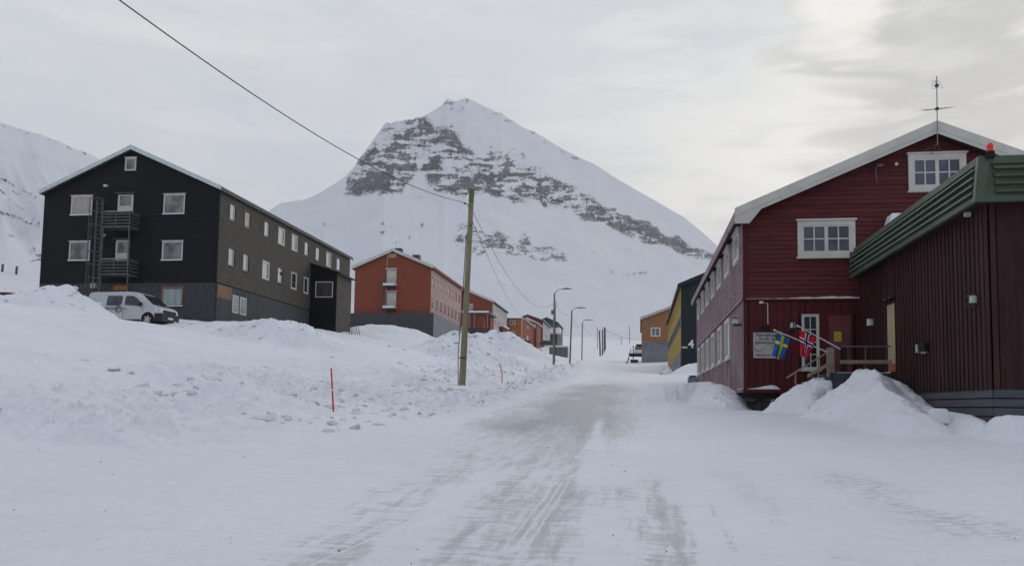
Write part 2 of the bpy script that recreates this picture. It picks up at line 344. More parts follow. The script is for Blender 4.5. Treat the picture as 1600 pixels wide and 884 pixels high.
# plough ridges: crest points (photo x, photo y, distance Y), fall-off slope, roundness, surface roughness
RIDGES = [
 ([(-90, 478, 36), (0, 457, 37), (35, 452, 38), (60, 447, 38), (78, 439, 39), (92, 440, 39), (110, 436, 39.5), (121, 444, 40), (128, 465, 40.5), (137, 472, 41), (147, 482, 41), (160, 487, 41), (169, 482, 41), (180, 482, 41.3), (192, 486, 41.4), (205, 494, 41.6), (217, 505, 41.8), (228, 513, 42)], .66, .25, .11),
 ([(300, 506, 45), (325, 503, 45), (352, 501, 44.5), (370, 497, 44), (388, 497, 44), (402, 490, 43.5), (412, 491, 43.5), (425, 488, 43), (438, 491, 43), (452, 499, 43), (468, 505, 42.5), (484, 512, 42)], .5, .5, .2),
 ([(560, 510, 90), (580, 507, 91), (610, 507, 91), (632, 511, 92), (655, 522, 93), (672, 530, 94)], .45, 1.0, .05),
 ([(640, 560, 56), (655, 545, 57), (668, 537, 58), (690, 528, 59), (700, 524, 60), (712, 520, 60), (722, 524, 60), (740, 532, 60), (765, 543, 60), (800, 556, 60), (830, 570, 60)], .6, .5, .22),
 ([(728, 527, 96), (745, 521, 98), (758, 521, 99), (770, 516, 100), (781, 519, 100), (787, 522, 100), (793, 517, 100), (801, 524, 100), (815, 533, 101), (838, 545, 102), (862, 557, 104)], .65, .5, .22),
 ([(1040, 603, 27.5), (1075, 600, 28), (1095, 597, 28.5), (1115, 599, 27.8), (1135, 607, 26.4), (1146, 617, 25.2)], .62, .35, .11),
 ([(1062, 588, 60), (1069, 572, 61), (1078, 566, 62), (1090, 565, 62), (1104, 567, 62)], .8, .35, .06),
 ([(1206, 632, 23), (1220, 622, 22.8), (1240, 605, 22.6), (1256, 593, 22.5), (1266, 588, 22.5), (1273, 587, 22.6)], .95, .12, .16),
 ([(1285, 618, 20.9), (1300, 608, 20.8), (1318, 598, 20.7), (1335, 589, 20.6), (1348, 583, 20.5), (1358, 578.5, 20.4)], .9, .05, .12),
 ([(1358, 579, 20.3), (1372, 590, 19.4), (1384, 604, 18.6), (1397, 618, 17.8), (1412, 632, 17.0), (1436, 643, 16.2)], .8, .05, .12),
 ([(1359, 579, 20.6), (1380, 584, 20.8), (1398, 592, 20.5), (1412, 605, 20.0), (1430, 621, 19.2), (1448, 633, 18.6), (1480, 641, 17.2), (1510, 650, 16.3), (1538, 660, 15.7)], .75, .12, .04),
 ([(1558, 668, 15.3), (1576, 652, 15.3), (1590, 649, 15.2), (1640, 647, 15.2), (1720, 650, 15.2)], .8, .12, .08),
 ([(975, 585, 100), (1000, 575, 108), (1018, 570, 110), (1035, 566, 112), (1048, 564, 114)], .35, .8, .06),
 ([(845, 588, 43), (862, 581, 48), (880, 576, 55), (900, 573, 66), (915, 569, 80)], .3, .4, .12),
 ([(-330, 600, 16), (-150, 565, 17), (-20, 545, 18), (30, 552, 19), (70, 572, 19.5)], .26, 1.3, .12),
 ([(80, 600, 18), (120, 588, 18.5), (170, 575, 19), (215, 567, 19.2), (255, 566, 19.2), (295, 574, 19), (330, 590, 18.4), (350, 604, 17.5)], .36, .6, .07),
 ([(-20, 636, 11.7), (60, 643, 11.6), (120, 650, 11.4), (165, 656, 11.2), (200, 678, 10.8), (232, 702, 10.4)], .36, .35, .12),
]
RD = []
for pts, sl, w, ro in RIDGES: RD.append(([at(*p) for p in pts], sl, w, ro))
def height(X, Y):
    rc = road_c(Y); z = np.interp(Y, RY, RZ)
    # soften the kinks of the long profile
    z = z*0.5+0.25*(np.interp(Y-25, RY, RZ)+np.interp(Y+25, RY, RZ))
    d = -(X-rc)-3.2
    bank = np.where(d > 0, 0, 0)+0.09*np.clip(d, 0, 4.5)+0.185*np.clip(d-4.5, 0, 16.5)+0.03*np.clip(d-21, 0, 200)
    far = sst(Y, 120, 260)
    z = z+bank*(1-.35*far)
    e = X-rc-3.4
    z = z+0.03*np.clip(e, 0, 30)
    base = z.copy(); rough = np.zeros_like(X)
    near = Y < 135
    xn = X[near]; yn = Y[near]; zn = z[near]; rn = rough[near]
    wx = xn+0.35*(vnoise(xn*1.1, yn*1.1, 5)-.5); wy = yn+0.35*(vnoise(xn*1.1+9, yn*1.1, 6)-.5)
    for pts, sl, w, ro in RD:
        best = np.full(xn.shape, -1e9)
        x0 = min(p.x for p in pts)-14; x1 = max(p.x for p in pts)+14; y0 = min(p.y for p in pts)-16; y1 = max(p.y for p in pts)+16
        sel = np.nonzero((xn > x0) & (xn < x1) & (yn > y0) & (yn < y1))[0]
        if not len(sel): continue
        ux = wx[sel]; uy = wy[sel]; bs = best[sel]
        for p, q in zip(pts[:-1], pts[1:]):
            dx, dy = q.x-p.x, q.y-p.y; L = dx*dx+dy*dy
            t = np.clip(((ux-p.x)*dx+(uy-p.y)*dy)/L, 0, 1)
            dd = np.hypot(ux-p.x-t*dx, uy-p.y-t*dy)
            bs = np.maximum(bs, p.z+t*(q.z-p.z)-sl*(np.sqrt(dd*dd+w*w)-w))
        old = zn[sel]; new = smax(old, bs, .16 if w > .2 else .07)
        rn[sel] = np.maximum(rn[sel], ro*sst(bs-old, -.25, .25)); zn[sel] = new
    z[near] = zn; rough[near] = rn
    for cx, cy, sx, sy, dp in ((-25.5, 40.6, 6.5, 4.2, .75), (-24.5, 66.5, 5, 3.2, .45), (2.6, 88, 4.0, 16, .75), (3.9, 24.7, 1.1, .9, .55), (4.7, 24.2, .6, .8, .4)):
        z = z-dp*np.exp(-((X-cx)/sx)**2-((Y-cy)/sy)**2)
    # roughness of ploughed snow, debris bank along the road
    deb = (1-.65*np.exp(-((Y-17.5)/3.0)**2))*np.exp(-((d-4.2)/3.2)**2)*sst(Y, 8, 16)*(1-sst(Y, 45, 70))*(d > -.5)
    deb2 = np.exp(-((d-.6)/1.0)**2)*sst(Y, 17, 24)*(1-sst(Y, 60, 80))
    n1 = fbm(X*1.5, Y*1.5, 5, 21, .55)-.5; n2 = fbm(X*.45, Y*.45, 4, 31)-.5
    blk = np.maximum(fbm(X*3.0, Y*3.0, 3, 41, .5, True)-.55, 0)
    slab = vnoise(X*1.1+2.0*vnoise(X*.9, Y*.9, 301), Y*.8+2.0*vnoise(X*.9+5, Y*.9, 303), 305); slab = np.floor(slab*5)/5+sst(slab*5 % 1, .6, 1)/5
    z += rough*(1.15*n1+.9*n2+1.1*blk+.8*(slab-.5))
    z += deb*(.34*n1+.55*blk*sst(n2, -.15, .15)+.2*(slab-.5)) + deb2*(.24*n1+.3*blk+.22*(slab-.5))
    offroad = sst(np.abs(X-rc)-3.2, 0, 2.0)
    z += offroad*sst(-(X-rc), 0, 4)*(.35*n2*sst(d, 0, 5)+.07*n1*(1-sst(Y, 60, 120)))
    # windswept sastrugi on the open slopes and the yard
    z += (.03+.03*offroad)*(fbm(X*.6+Y*.18, Y*2.2, 4, 51)-.5)*sst(np.hypot(X, Y), 1, 8)
    # plough lip at the left road edge, a raised lane at the far bend
    z += .10*np.exp(-((d-.15)/.35)**2)*sst(Y, 16, 24)*(1-sst(Y, 60, 90))*(.6+.8*(n1+.5))
    # wheel ruts
    on = (1-sst(Y, 60, 90))
    for cx, wd, dp in ((.15, .20, .018), (-.80, .22, .022), (-1.35, .14, .010), (-2.3, .35, .018), (.75, .10, .008)):
        cx2 = cx+.12*np.sin(Y*.21+cx*3)-.01*Y
        z -= on*dp*np.exp(-((X-cx2)/wd)**2)
    tx = X-(2.05+.62*(Y-7.0)*-1.0+.0*Y)
    for k in (-.32, .0, .32):      # tread print crossing the yard at the right
        l = (X-2.6)+(Y-9.2)*1.35+k*1.0
        z -= .010*np.exp(-(l/.10)**2)*(fbm(X*14, Y*2, 2, 77) > .48)*sst(X, 1.0, 1.8)*(1-sst(X, 4.6, 5.4))
    # gentle dip so the far valley floor is uneven
    z += sst(Y, 140, 260)*2.2*(fbm(X*.02, Y*.012, 4, 61)-.5)
    ice = np.zeros_like(X)
    u = X+.012*Y-.10*np.sin(Y*.21)
    wob = .35*(fbm(X*.7, Y*.25, 4, 351)-.5)
    band = sst(u+wob, -4.4, -1.6)*(1-sst(u+wob, -.7, .6))
    patch = sst(fbm(X*.55+.1*Y, Y*.16, 4, 371, .6), .40, .60)
    ice = (.34+.26*patch)*band*sst(Y, 3, 6)*(1-sst(Y, 38, 60))
    ice += .62*np.exp(-((u+1.15+wob)/1.55)**2)*sst(Y, 13, 18)*(1-sst(Y, 32, 46))
    for cx, wd, am, y0, y1 in ((.22, .26, .58, 2, 13), (-.86, .24, .55, 2, 22), (-1.45, .16, .25, 4, 20), (-2.3, .4, .15, 3, 13), (.72, .05, .35, 2, 11)):
        ice += am*np.exp(-((u-cx+.5*wob)/wd)**2)*sst(Y, y0, y0+3)*(1-sst(Y, y1*.7, y1))*(1-.6*band)
    ice = np.maximum(ice, .36*np.exp(-((X-rc)/2.4)**2)*sst(Y, 40, 60)*(1-sst(Y, 150, 200)))
    ice *= (.55+.9*fbm(X*1.3, Y*.35, 5, 71))*(.74+.26*sst(Y, 10, 15))
    for cx, wd, y0, y1, k in ((-.60, .14, 9, 21, .95), (-1.9, .22, 5, 12, .6), (-.35, .10, 4, 9, .8), (-3.0, .10, 4, 9, .6)):
        ice *= 1-k*np.exp(-((u-cx)/wd)**2)*sst(Y, y0, y0+1.5)*(1-sst(Y, y1-3, y1))
    for cx in (-1.02, -.94, -.86):       # thin ridges of snow squeezed up by a tyre
        l = np.exp(-((u-cx-.03*(Y-8))/.014)**2)*sst(Y, 6.2, 6.8)*(1-sst(Y, 9.5, 10.4)); ice *= 1-.9*l; z += .012*l
    for cx, sl_ in ((-2.05, .16), (-2.75, .18)):
        l = np.exp(-((X-cx-sl_*(Y-7.5))/.012)**2)*sst(Y, 5, 5.6)*(1-sst(Y, 8.2, 8.8)); ice *= 1-.9*l; z += .008*l
    tx_ = X-(2.45+(10.9-Y)*.14); tr = np.exp(-(tx_/.42)**2)*sst(Y, 4, 5)*(1-sst(Y, 10.6, 11.6))
    tr = np.maximum(tr, .55*np.exp(-((X-(1.15+(10-Y)*.10))/.25)**2)*sst(Y, 4, 5)*(1-sst(Y, 10.5, 12)))
    tread = tr*sst(fbm(X*1.6, Y*.9, 3, 361), .38, .62)
    dirt = np.clip(deb*.75+deb2*.8+rough*1.1, 0, 1)*(.35+1.1*fbm(X*.5, Y*.5, 3, 81))
    return z, np.clip(ice, 0, 1), np.clip(dirt, 0, 1), tread
def hz(x, y): return float(height(np.array([float(x)]), np.array([float(y)]))[0][0])

def grid_mesh(name, X, Y, Z, closed, matl, attrs=None, parent=None, keep=None, normals=None):
    nr, nc = X.shape
    idx = np.arange(nr*nc).reshape(nr, nc)
    if closed: a = idx[:-1]; b = np.roll(idx, -1, 1)[:-1]; c = np.roll(idx, -1, 1)[1:]; dd = idx[1:]
    else: a = idx[:-1, :-1]; b = idx[:-1, 1:]; c = idx[1:, 1:]; dd = idx[1:, :-1]
    quads = np.stack([a, b, c, dd], -1).reshape(-1, 4)
    P = np.stack([X, Y, Z], -1).reshape(-1, 3).astype(np.float32)
    e1 = P[quads[0, 1]]-P[quads[0, 0]]; e2 = P[quads[0, 3]]-P[quads[0, 0]]
    if np.cross(e1, e2)[2] < 0: quads = quads[:, ::-1]
    if keep is not None:
        quads = quads[keep(P[quads].mean(1))]
        used = np.unique(quads); remap = np.full(len(P), -1); remap[used] = np.arange(len(used))
        quads = remap[quads]; P = P[used]
        attrs = {k: v.reshape(-1)[used] for k, v in (attrs or {}).items()}
        if normals is not None: normals = normals[used]
    me = bpy.data.meshes.new(name); n = len(quads)
    me.vertices.add(len(P)); me.vertices.foreach_set('co', P.reshape(-1))
    me.loops.add(n*4); me.loops.foreach_set('vertex_index', quads.reshape(-1).astype(np.int32))
    me.polygons.add(n); me.polygons.foreach_set('loop_start', np.arange(0, n*4, 4, dtype=np.int32))
    me.polygons.foreach_set('use_smooth', np.ones(n, dtype=bool))
    me.update(calc_edges=True)
    for k, v in (attrs or {}).items():
        at_ = me.attributes.new(k, 'FLOAT', 'POINT'); at_.data.foreach_set('value', v.reshape(-1).astype(np.float32))
    if normals is not None: me.normals_split_custom_set_from_vertices([tuple(x) for x in normals.tolist()])
    me.materials.append(matl)
    o = bpy.data.objects.new(name, me); col.objects.link(o); o.parent = parent
    return o

def build_ground():
    ax = -math.degrees(YAW)        # azimuth of the view axis, clockwise from +Y
    dense = np.linspace(ax-36, ax+36, 860)
    rest = np.linspace(ax+36, ax+324, 76)[1:-1]
    az = np.radians(np.concatenate([dense, rest]))
    r = np.concatenate([[.5, 1.5, 2.5], np.geomspace(3.2, 135, 800), np.geomspace(135, 3200, 62)[1:]])
    A, Rr = np.meshgrid(az, r); X = Rr*np.sin(A); Y = Rr*np.cos(A)
    Z, ice, dirt, tread = height(X, Y)
    # per vertex normals from the grid, so that road and snow field shade as one surface
    P = np.stack([X, Y, Z], -1)
    du = np.roll(P, -1, 1)-np.roll(P, 1, 1); dv = np.empty_like(P); dv[1:-1] = P[2:]-P[:-2]; dv[0] = P[1]-P[0]; dv[-1] = P[-1]-P[-2]
    N = np.cross(du, dv); N *= np.sign(N[..., 2:3]+1e-12); N /= np.linalg.norm(N, axis=-1, keepdims=True)+1e-12
    N = N.reshape(-1, 3)
    def is_road(c):
        rc = road_c(c[:, 1]); return (np.abs(c[:, 0]-rc) < 3.2) & (c[:, 1] > 1.5) & (c[:, 1] < 420)
    at_ = dict(ice=ice, dirt=dirt, tread=tread)
    g = grid_mesh('snow_ground', X, Y, Z, True, M['ground'], at_, keep=lambda c: ~is_road(c), normals=N)
    tag(g, 'snow covered ground with ploughed banks on both sides', kind='structure')
    rd = grid_mesh('road', X, Y, Z, True, M['ground'], at_, keep=is_road, normals=N)
    tag(rd, 'packed snow and ice road running up the valley', kind='structure')
build_ground()

# ------------------------------------------------------------------ mountains
def rock_material():
    m, t, b = principled('snow_and_rock')
    a = t.new('ShaderNodeAttribute'); a.attribute_name = 'rock'; rk = a.outputs['Fac']
    geo = t.new('ShaderNodeNewGeometry').outputs['Position']
    n = t.m('ADD', t.m('MULTIPLY', t.noise(t.mapping(geo, (1, 1, 2.6)), 0.16, 7, 0.8), .5), t.m('MULTIPLY', t.noise(t.mapping(geo, (1, 1, 1.6)), 0.5, 5, 0.8), .5))
    n2 = t.noise(geo, 0.02, 4, 0.6)
    k = t.mr(t.m('ADD', rk, t.m('MULTIPLY', t.m('SUBTRACT', n, 0.5), t.mr(rk, 0.02, 0.30, 0, 4.2))), 0.44, 0.60)
    rock = t.mix(t.mr(n2, .35, .65), (0.042, 0.044, 0.051, 1), (0.12, 0.12, 0.13, 1))
    sn = t.mix(t.mr(n2, .3, .7), (0.79, 0.80, 0.845, 1), (0.84, 0.85, 0.88, 1))
    t.l.new(t.mix(k, sn, rock), b.inputs['Base Color']); b.inputs['Roughness'].default_value = .8
    b.inputs['Specular IOR Level'].default_value = .2
    bp = t.new('ShaderNodeBump'); bp.inputs['Strength'].default_value = .5; bp.inputs['Distance'].default_value = 6.0
    t.l.new(t.m('ADD', n, t.m('MULTIPLY', k, -.4)), bp.inputs['Height']); t.l.new(bp.outputs[0], b.inputs['Normal'])
    return m
M['rock'] = rock_material()
def inpoly(x, y, poly):
    c = np.zeros(x.shape, bool); n = len(poly); j = n-1
    for i in range(n):
        xi, yi = poly[i]; xj, yj = poly[j]
        m = ((yi > y) != (yj > y)) & (x < (xj-xi)*(y-yi)/(yj-yi+1e-9)+xi); c ^= m; j = i
    return c
def soft_poly(x, y, poly, wob=10):
    xx = x+wob*(fbm(x*.05, y*.05, 4, 91)-.5)*2; yy = y+wob*(fbm(x*.05+7, y*.05, 4, 92)-.5)*2
    acc = np.zeros_like(x)
    for ox, oy in ((0, 0), (5, 2), (-5, -2), (2, -4), (-2, 4)): acc += inpoly(xx+ox, yy+oy, poly)
    return acc/5
def mountain(name, label, sky, foot, rows, cols, x0, x1, rdist, rock_fn, curve=.55, amp=5.0, seed=1):
    px = np.linspace(x0, x1, cols) if x1 < 1500 else np.concatenate([np.linspace(x0, 415, 90)[:-1], np.linspace(415, 1135, cols), np.linspace(1135, x1, 90)[1:]])
    sx = [p[0] for p in sky]; sy = [p[1] for p in sky]
    spy = np.interp(px, sx, sy)
    rr = np.interp(px, [p[0] for p in rdist], [p[1] for p in rdist]); rf = np.interp(px, [p[0] for p in foot], [p[1] for p in foot])
    dirs = [ray(a, b) for a, b in zip(px, spy)]
    hx = np.array([d.x for d in dirs]); hy = np.array([d.y for d in dirs]); hzv = np.array([d.z for d in dirs]); hh = np.hypot(hx, hy)
    ux, uy = hx/hh, hy/hh; el = hzv/hh
    zr = 1.6+el*rr
    t = np.linspace(0, 1, rows)[:, None]
    Rm = rf[None]+(rr-rf)[None]*t
    X = Rm*ux[None]; Y = Rm*uy[None]
    z0 = height(X[0].copy(), Y[0].copy())[0][None]-6
    prof = (1-curve)*t+curve*t**2.1
    Z = z0+(zr[None]-z0)*prof
    # gullies and ledges, fading to nothing at the crest so that the skyline stays
    env = np.sin(np.pi*np.clip(t, 0, 1))**.7
    PX = np.broadcast_to(px[None], X.shape)
    g = fbm(PX*.020+seed+.008*Z, Z*.010, 5, seed+3, .5, True)-.6
    if name == 'hillside': Z = Z+env*sst(np.broadcast_to(t, X.shape), .25, .6)*amp*4.5*(fbm((PX+150*t)*.024, t*2.0+0*PX, 4, 411, .45, True)-.6)
    Z = Z+env*amp*1.1*g*sst(np.broadcast_to(t, X.shape), .25, .7)+env*amp*1.0*(fbm(X*.02, Y*.02, 5, seed+9)-.5)
    # screen-row like coordinate of every point, to lay out the cliffs on the face
    dxp = X; dyp = Y
    rel = np.stack([X, Y, Z-1.6], -1)@np.array(CM)       # camera coordinates
    QX = 800+FPX*rel[..., 0]/-rel[..., 2]; QY = 533.5-FPX*rel[..., 1]/-rel[..., 2]
    rock = .78*rock_fn(QX, QY, X, Y, Z)
    Z = Z+rock*amp*1.1*env*(fbm(X*.08, Z*.16, 3, seed+19)-.35)
    # far side
    B = 10; tb = np.linspace(0, 1, B+1)[1:, None]
    Rb = rr[None]+tb*700
    Xb = Rb*ux[None]; Yb = Rb*uy[None]; Zb = zr[None]+(20-zr[None])*tb**1.1 - 30*tb
    X = np.concatenate([X, Xb]); Y = np.concatenate([Y, Yb]); Z = np.concatenate([Z, Zb]); rock = np.concatenate([rock, np.zeros_like(Xb)])
    o = grid_mesh(name, X, Y, Z, False, M['rock'], dict(rock=rock))
    tag(o, label, kind='structure'); return o

SKY1 = [(-100, 540), (200, 450), (300, 385), (380, 345), (423, 328), (432, 321), (440, 317), (460, 314), (480, 311), (500, 301), (520, 289), (540, 275), (552, 262), (562, 247), (575, 230), (583, 218), (590, 209), (598, 197), (604, 191), (612, 193), (620, 189), (627, 190), (634, 187), (645, 187), (650, 183), (658, 184), (670, 177), (680, 171), (690, 165), (695, 158), (700, 154), (706, 158), (713, 158), (722, 155), (728, 153), (736, 156), (748, 162), (760, 168), (770, 172), (776, 176), (783, 176), (790, 182), (800, 188), (815, 198), (826, 203), (835, 206), (850, 215), (866, 225), (885, 236), (905, 246), (930, 257), (960, 277), (1000, 300), (1040, 323), (1070, 340), (1100, 365), (1125, 388), (1170, 425), (1240, 465), (1330, 480), (1450, 470), (1600, 440), (1800, 410), (2000, 400)]
CL = [(536, 302), (548, 270), (570, 238), (585, 214), (600, 192), (625, 188), (655, 184), (672, 186), (676, 200), (708, 192), (716, 206), (735, 232), (752, 250), (770, 228), (790, 240), (800, 228), (822, 250), (850, 262), (868, 280), (900, 290), (935, 312), (962, 330), (1000, 345), (1035, 360), (1062, 372), (1085, 385), (1116, 398), (1116, 410), (1098, 408), (1075, 400), (1045, 388), (1015, 378), (985, 372), (962, 358), (940, 352), (925, 345), (900, 340), (888, 328), (868, 318), (850, 325), (835, 310), (815, 318), (795, 314), (770, 308), (748, 304), (728, 306), (700, 300), (668, 298), (664, 284), (658, 262), (645, 272), (628, 292), (628, 302), (560, 304)]
CL2 = [(712, 352), (730, 346), (760, 362), (778, 360), (800, 372), (822, 368), (836, 388), (860, 384), (900, 398), (912, 412), (880, 410), (852, 412), (830, 406), (800, 404), (770, 396), (745, 398), (712, 384)]
def rock_main(QX, QY, X, Y, Z):
    a = soft_poly(QX, QY, CL, 9); b = soft_poly(QX, QY, CL2, 9)*.8
    strata = fbm(QX*.042+.8*fbm(QX*.02, QY*.03, 3, 171), (QY+9*fbm(QX*.012, QY*.02, 3, 161))*.19, 5, 101, .66); crag = fbm(QX*.16+.3*strata, QY*.16, 5, 111, .75); big = fbm(QX*.022, QY*.03, 4, 121)
    colm = fbm(QX*.16, QY*.035, 4, 141, .7)
    lower = np.exp(-((QY-(290+np.clip(QX-760, 0, 400)*.29))/20.0)**2)
    left = np.exp(-((QX-595)/40)**2-((QY-262)/35)**2); mid = np.exp(-((QX-675-(QY-250)*.3)/14)**2-((QY-255)/35)**2)
    dens = (.58*strata+.24*crag+.18*colm)+.36*(big-.5)+.08*lower+.07*left+.07*mid+.03
    rock = np.maximum(sst(dens, .43, .58), .42*sst(dens, .36, .46))*np.maximum(a, b)
    # scattered outcrops below the cliffs
    for cx, cy, sx, sy in ((510, 351, 9, 4), (600, 350, 7, 3), (660, 352, 3, 10), (505, 365, 4, 4), (598, 364, 5, 8), (640, 372, 3, 6), (1000, 427, 16, 5), (955, 425, 8, 4), (925, 395, 5, 2), (745, 390, 26, 9), (568, 302, 6, 1.6), (655, 309, 14, 1.6), (985, 430, 8, 3)):
        rock = np.maximum(rock, .8*sst(crag+.3*strata, .56, .72)*np.exp(-((QX-cx)/sx)**2-((QY-cy)/sy)**2))
    for cx, cy, sx, sy in ((702, 161, 10, 5), (729, 158, 8, 4), (715, 170, 16, 4), (778, 178, 8, 3), (832, 207, 6, 3), (628, 190, 20, 3), (660, 184, 9, 3)):
        rock = np.maximum(rock, sst(crag, .40, .58)*np.exp(-((QX-cx)/sx)**2-((QY-cy)/sy)**2))
    ridge = np.exp(-((QY-(172+(QX-760)*.545))/5.0)**2)*sst(QX, 735, 770)*(1-sst(QX, 900, 960))
    rock = np.maximum(rock, .75*sst(strata, .5, .66)*ridge)
    return rock
mountain('mountain', 'snowy peak with dark banded cliffs above the valley', SKY1, [(-100, 480), (500, 430), (900, 430), (1100, 520), (2000, 700)], 420, 760, -100, 2000,
         [(-100, 900), (420, 950), (600, 1060), (715, 1150), (900, 1220), (1120, 1300), (2000, 1700)], rock_main, .5, 5.0, 3)
SKY2 = [(-700, 150), (-300, 165), (-100, 178), (0, 192), (12, 195), (30, 201), (50, 207), (62, 209), (75, 215), (100, 224), (112, 231), (130, 236), (150, 245), (170, 262), (200, 290), (260, 340), (330, 400), (420, 470), (520, 530)]
def rock_left(QX, QY, X, Y, Z):
    crag = fbm(QX*.16, QY*.16, 5, 131, .65); rock = np.zeros_like(QX)
    sky = np.interp(QX, [p[0] for p in SKY2], [p[1] for p in SKY2])
    rock = np.maximum(rock, .75*sst(crag, .45, .62)*np.exp(-((QY-sky-3)/3.0)**2)*(QX < 165))
    for x0, y0, x1, y1, w, am in ((-30, 262, 70, 318, 1.6, .8), (-10, 290, 62, 350, 1.4, .7), (0, 332, 66, 355, 1.5, .9), (20, 300, 50, 320, 1.5, .6), (10, 365, 25, 372, 2, .6), (52, 390, 66, 400, 5, .6), (50, 408, 66, 405, 2, .7), (20, 400, 30, 440, 1, .0)):
        dx, dy = x1-x0, y1-y0; t = np.clip(((QX-x0)*dx+(QY-y0)*dy)/(dx*dx+dy*dy), 0, 1)
        dd = np.hypot(QX-x0-t*dx, QY-y0-t*dy); rock = np.maximum(rock, 1.25*am*sst(crag, .34, .50)*np.exp(-(dd/(w*1.3))**2))
    return rock
mountain('hillside', 'steep snowy hillside behind the black house', SKY2, [(-700, 120), (520, 190)], 200, 320, -700, 520, [(-700, 560), (0, 640), (520, 760)], rock_left, .45, 4.0, 13)

# ------------------------------------------------------------------ house kit
class House:
    def __init__(s, name, label, cat, P0, vx, side, group=None):
        s.s = side; s.rz = math.atan((1000-vx)/1280.0); s.P0 = Vector(P0)
        s.o = empty(name, s.P0, s.rz, label, cat, group)
        s.Mi = (Matrix.Translation(s.P0)@Matrix.Rotation(s.rz, 4, 'Z')).inverted(); s.holes = {'front': [], 'side': []}
    def front(s, a, b, d, y=0.0): return (s.s*a, y-d, b)
    def side(s, a, b, d): return (-s.s*d, a, b)
    def uv(s, face, px, py, off=0.0):          # where a ray of sight meets the facade plane, in facade metres
        o = s.Mi@CAMPOS; d = s.Mi.to_3x3()@ray(px, py)
        if face == 'front': t = (off-o.y)/d.y; p = o+d*t; return s.s*p.x, p.z
        t = (-off*s.s-o.x)/d.x; p = o+d*t; return p.y, p.z
    def F(s, face, off=0.0):
        if face == 'front': return lambda a, b, d: s.front(a, b, d, off)
        return lambda a, b, d: s.side(a, b, d-off)
    def rect(s, face, x0, y0, x1, y1, off=0.0, near='left'):
        # front: opposite corners; side: y0,y1 are measured on the vertical edge nearest the camera
        if face == 'front':
            a0, b1 = s.uv(face, x0, y0, off); a1, b0 = s.uv(face, x1, y1, off)
        else:
            a0, b1 = s.uv(face, x0, y0, off); _, b0 = s.uv(face, x0, y1, off); a1, _ = s.uv(face, x1, (y0+y1)/2, off)
        return min(a0, a1), max(a0, a1), min(b0, b1), max(b0, b1)
    def shell(s, W, L, eave, ridge, zb=-4.0, ar=None, m=None, roofm=None, rake=None, rake_h=.27, go=.35, eo=.3, snow=.10, ov_m=None):
        s.W, s.L, s.e, s.r = W, L, eave, ridge; ar = W/2 if ar is None else ar; s.ar = ar
        q = s.s; mb = MB()
        mb.prism([(0, 0, zb), (q*W, 0, zb), (q*W, 0, eave), (q*ar, 0, ridge), (0, 0, eave)], (0, L, 0)); mb.build('wall', m or M['core'], s.o)
        sl = (ridge-eave)/ar; roof = None
        for a0, a1 in ((0-eo, ar), (W+eo, ar)):
            d0 = -eo*sl; mb = MB()
            mb.prism([(q*a0, -go, eave+d0+.02), (q*a1, -go, ridge+.02), (q*a1, -go, ridge+.02+rake_h*.8), (q*a0, -go, eave+d0+.02+rake_h*.8)], (0, L+2*go, 0))
            roof = mb.build('roof', roofm or M['roof'], s.o)
            mb = MB(); z = rake_h*.8+.022
            mb.prism([(q*a0*.98, -go-.02, eave+d0+z), (q*a1, -go-.02, ridge+z), (q*a1, -go-.02, ridge+z+snow), (q*a0*.98, -go-.02, eave+d0+z+snow*.6)], (0, L+2*go+.04, 0))
            mb.build('roof_snow', M['snow'], s.o)
            mb = MB()
            mb.prism([(q*(a0+(.02 if a0 > 0 else -.02)), -go-.035, eave+d0), (q*a1, -go-.035, ridge), (q*a1, -go-.035, ridge+rake_h), (q*(a0+(.02 if a0 > 0 else -.02)), -go-.035, eave+d0+rake_h)], (0, .03, 0))
            mb.build('rake_board', rake or M['trim'], s.o)
        mb = MB(); x0 = -q*(eo+.025); x1 = -q*(eo-.0)
        mb.box(min(x0, x1), max(x0, x1), -go, L+go, eave-eo*sl-.02, eave-eo*sl+rake_h*.75); mb.build('eave_board', ov_m or rake or M['trim'], s.o)
    def arange(s, b):
        if b <= s.e: return 0, s.W
        t = (b-s.e)/(s.r-s.e); return t*s.ar, s.W-t*(s.W-s.ar)
    def boards_h(s, face, b0, b1, pitch, m, rng_=None, single=False, t=.03, name='board', off=0.0, a_rng=None, kind='stuff', far=None):
        F = s.F(face, off); n = max(1, round((b1-b0)/pitch)); pitch = (b1-b0)/n; mb = MB(); k = 0
        for i in range(n):
            z0 = b0+i*pitch; z1 = z0+pitch; zm = (z0+z1)/2
            A0, A1 = a_rng if a_rng else (s.arange(z0) if face == 'front' else (0, s.L))
            segs = [(A0, A1)]
            for h0, h1, g0, g1 in s.holes[face]:
                if g0 < zm < g1:
                    ns = []
                    for u, v in segs:
                        if h1 <= u or h0 >= v: ns.append((u, v)); continue
                        if h0 > u: ns.append((u, h0))
                        if h1 < v: ns.append((h1, v))
                    segs = ns
            for u, v in segs:
                if v-u < .02: continue
                q = MB() if single else mb
                j = random.uniform(-.002, .002)
                q.hexa([F(u, z0, .001), F(v, z0, .001), F(v, z0, t+j), F(u, z0, t+j), F(u, z1, .001), F(v, z1, .001), F(v, z1, t*.35+j), F(u, z1, t*.35+j)])
                if single: q.build(name, m, s.o); k += 1
        if not single: mb.build('siding', m, s.o, kind=kind)
        return k
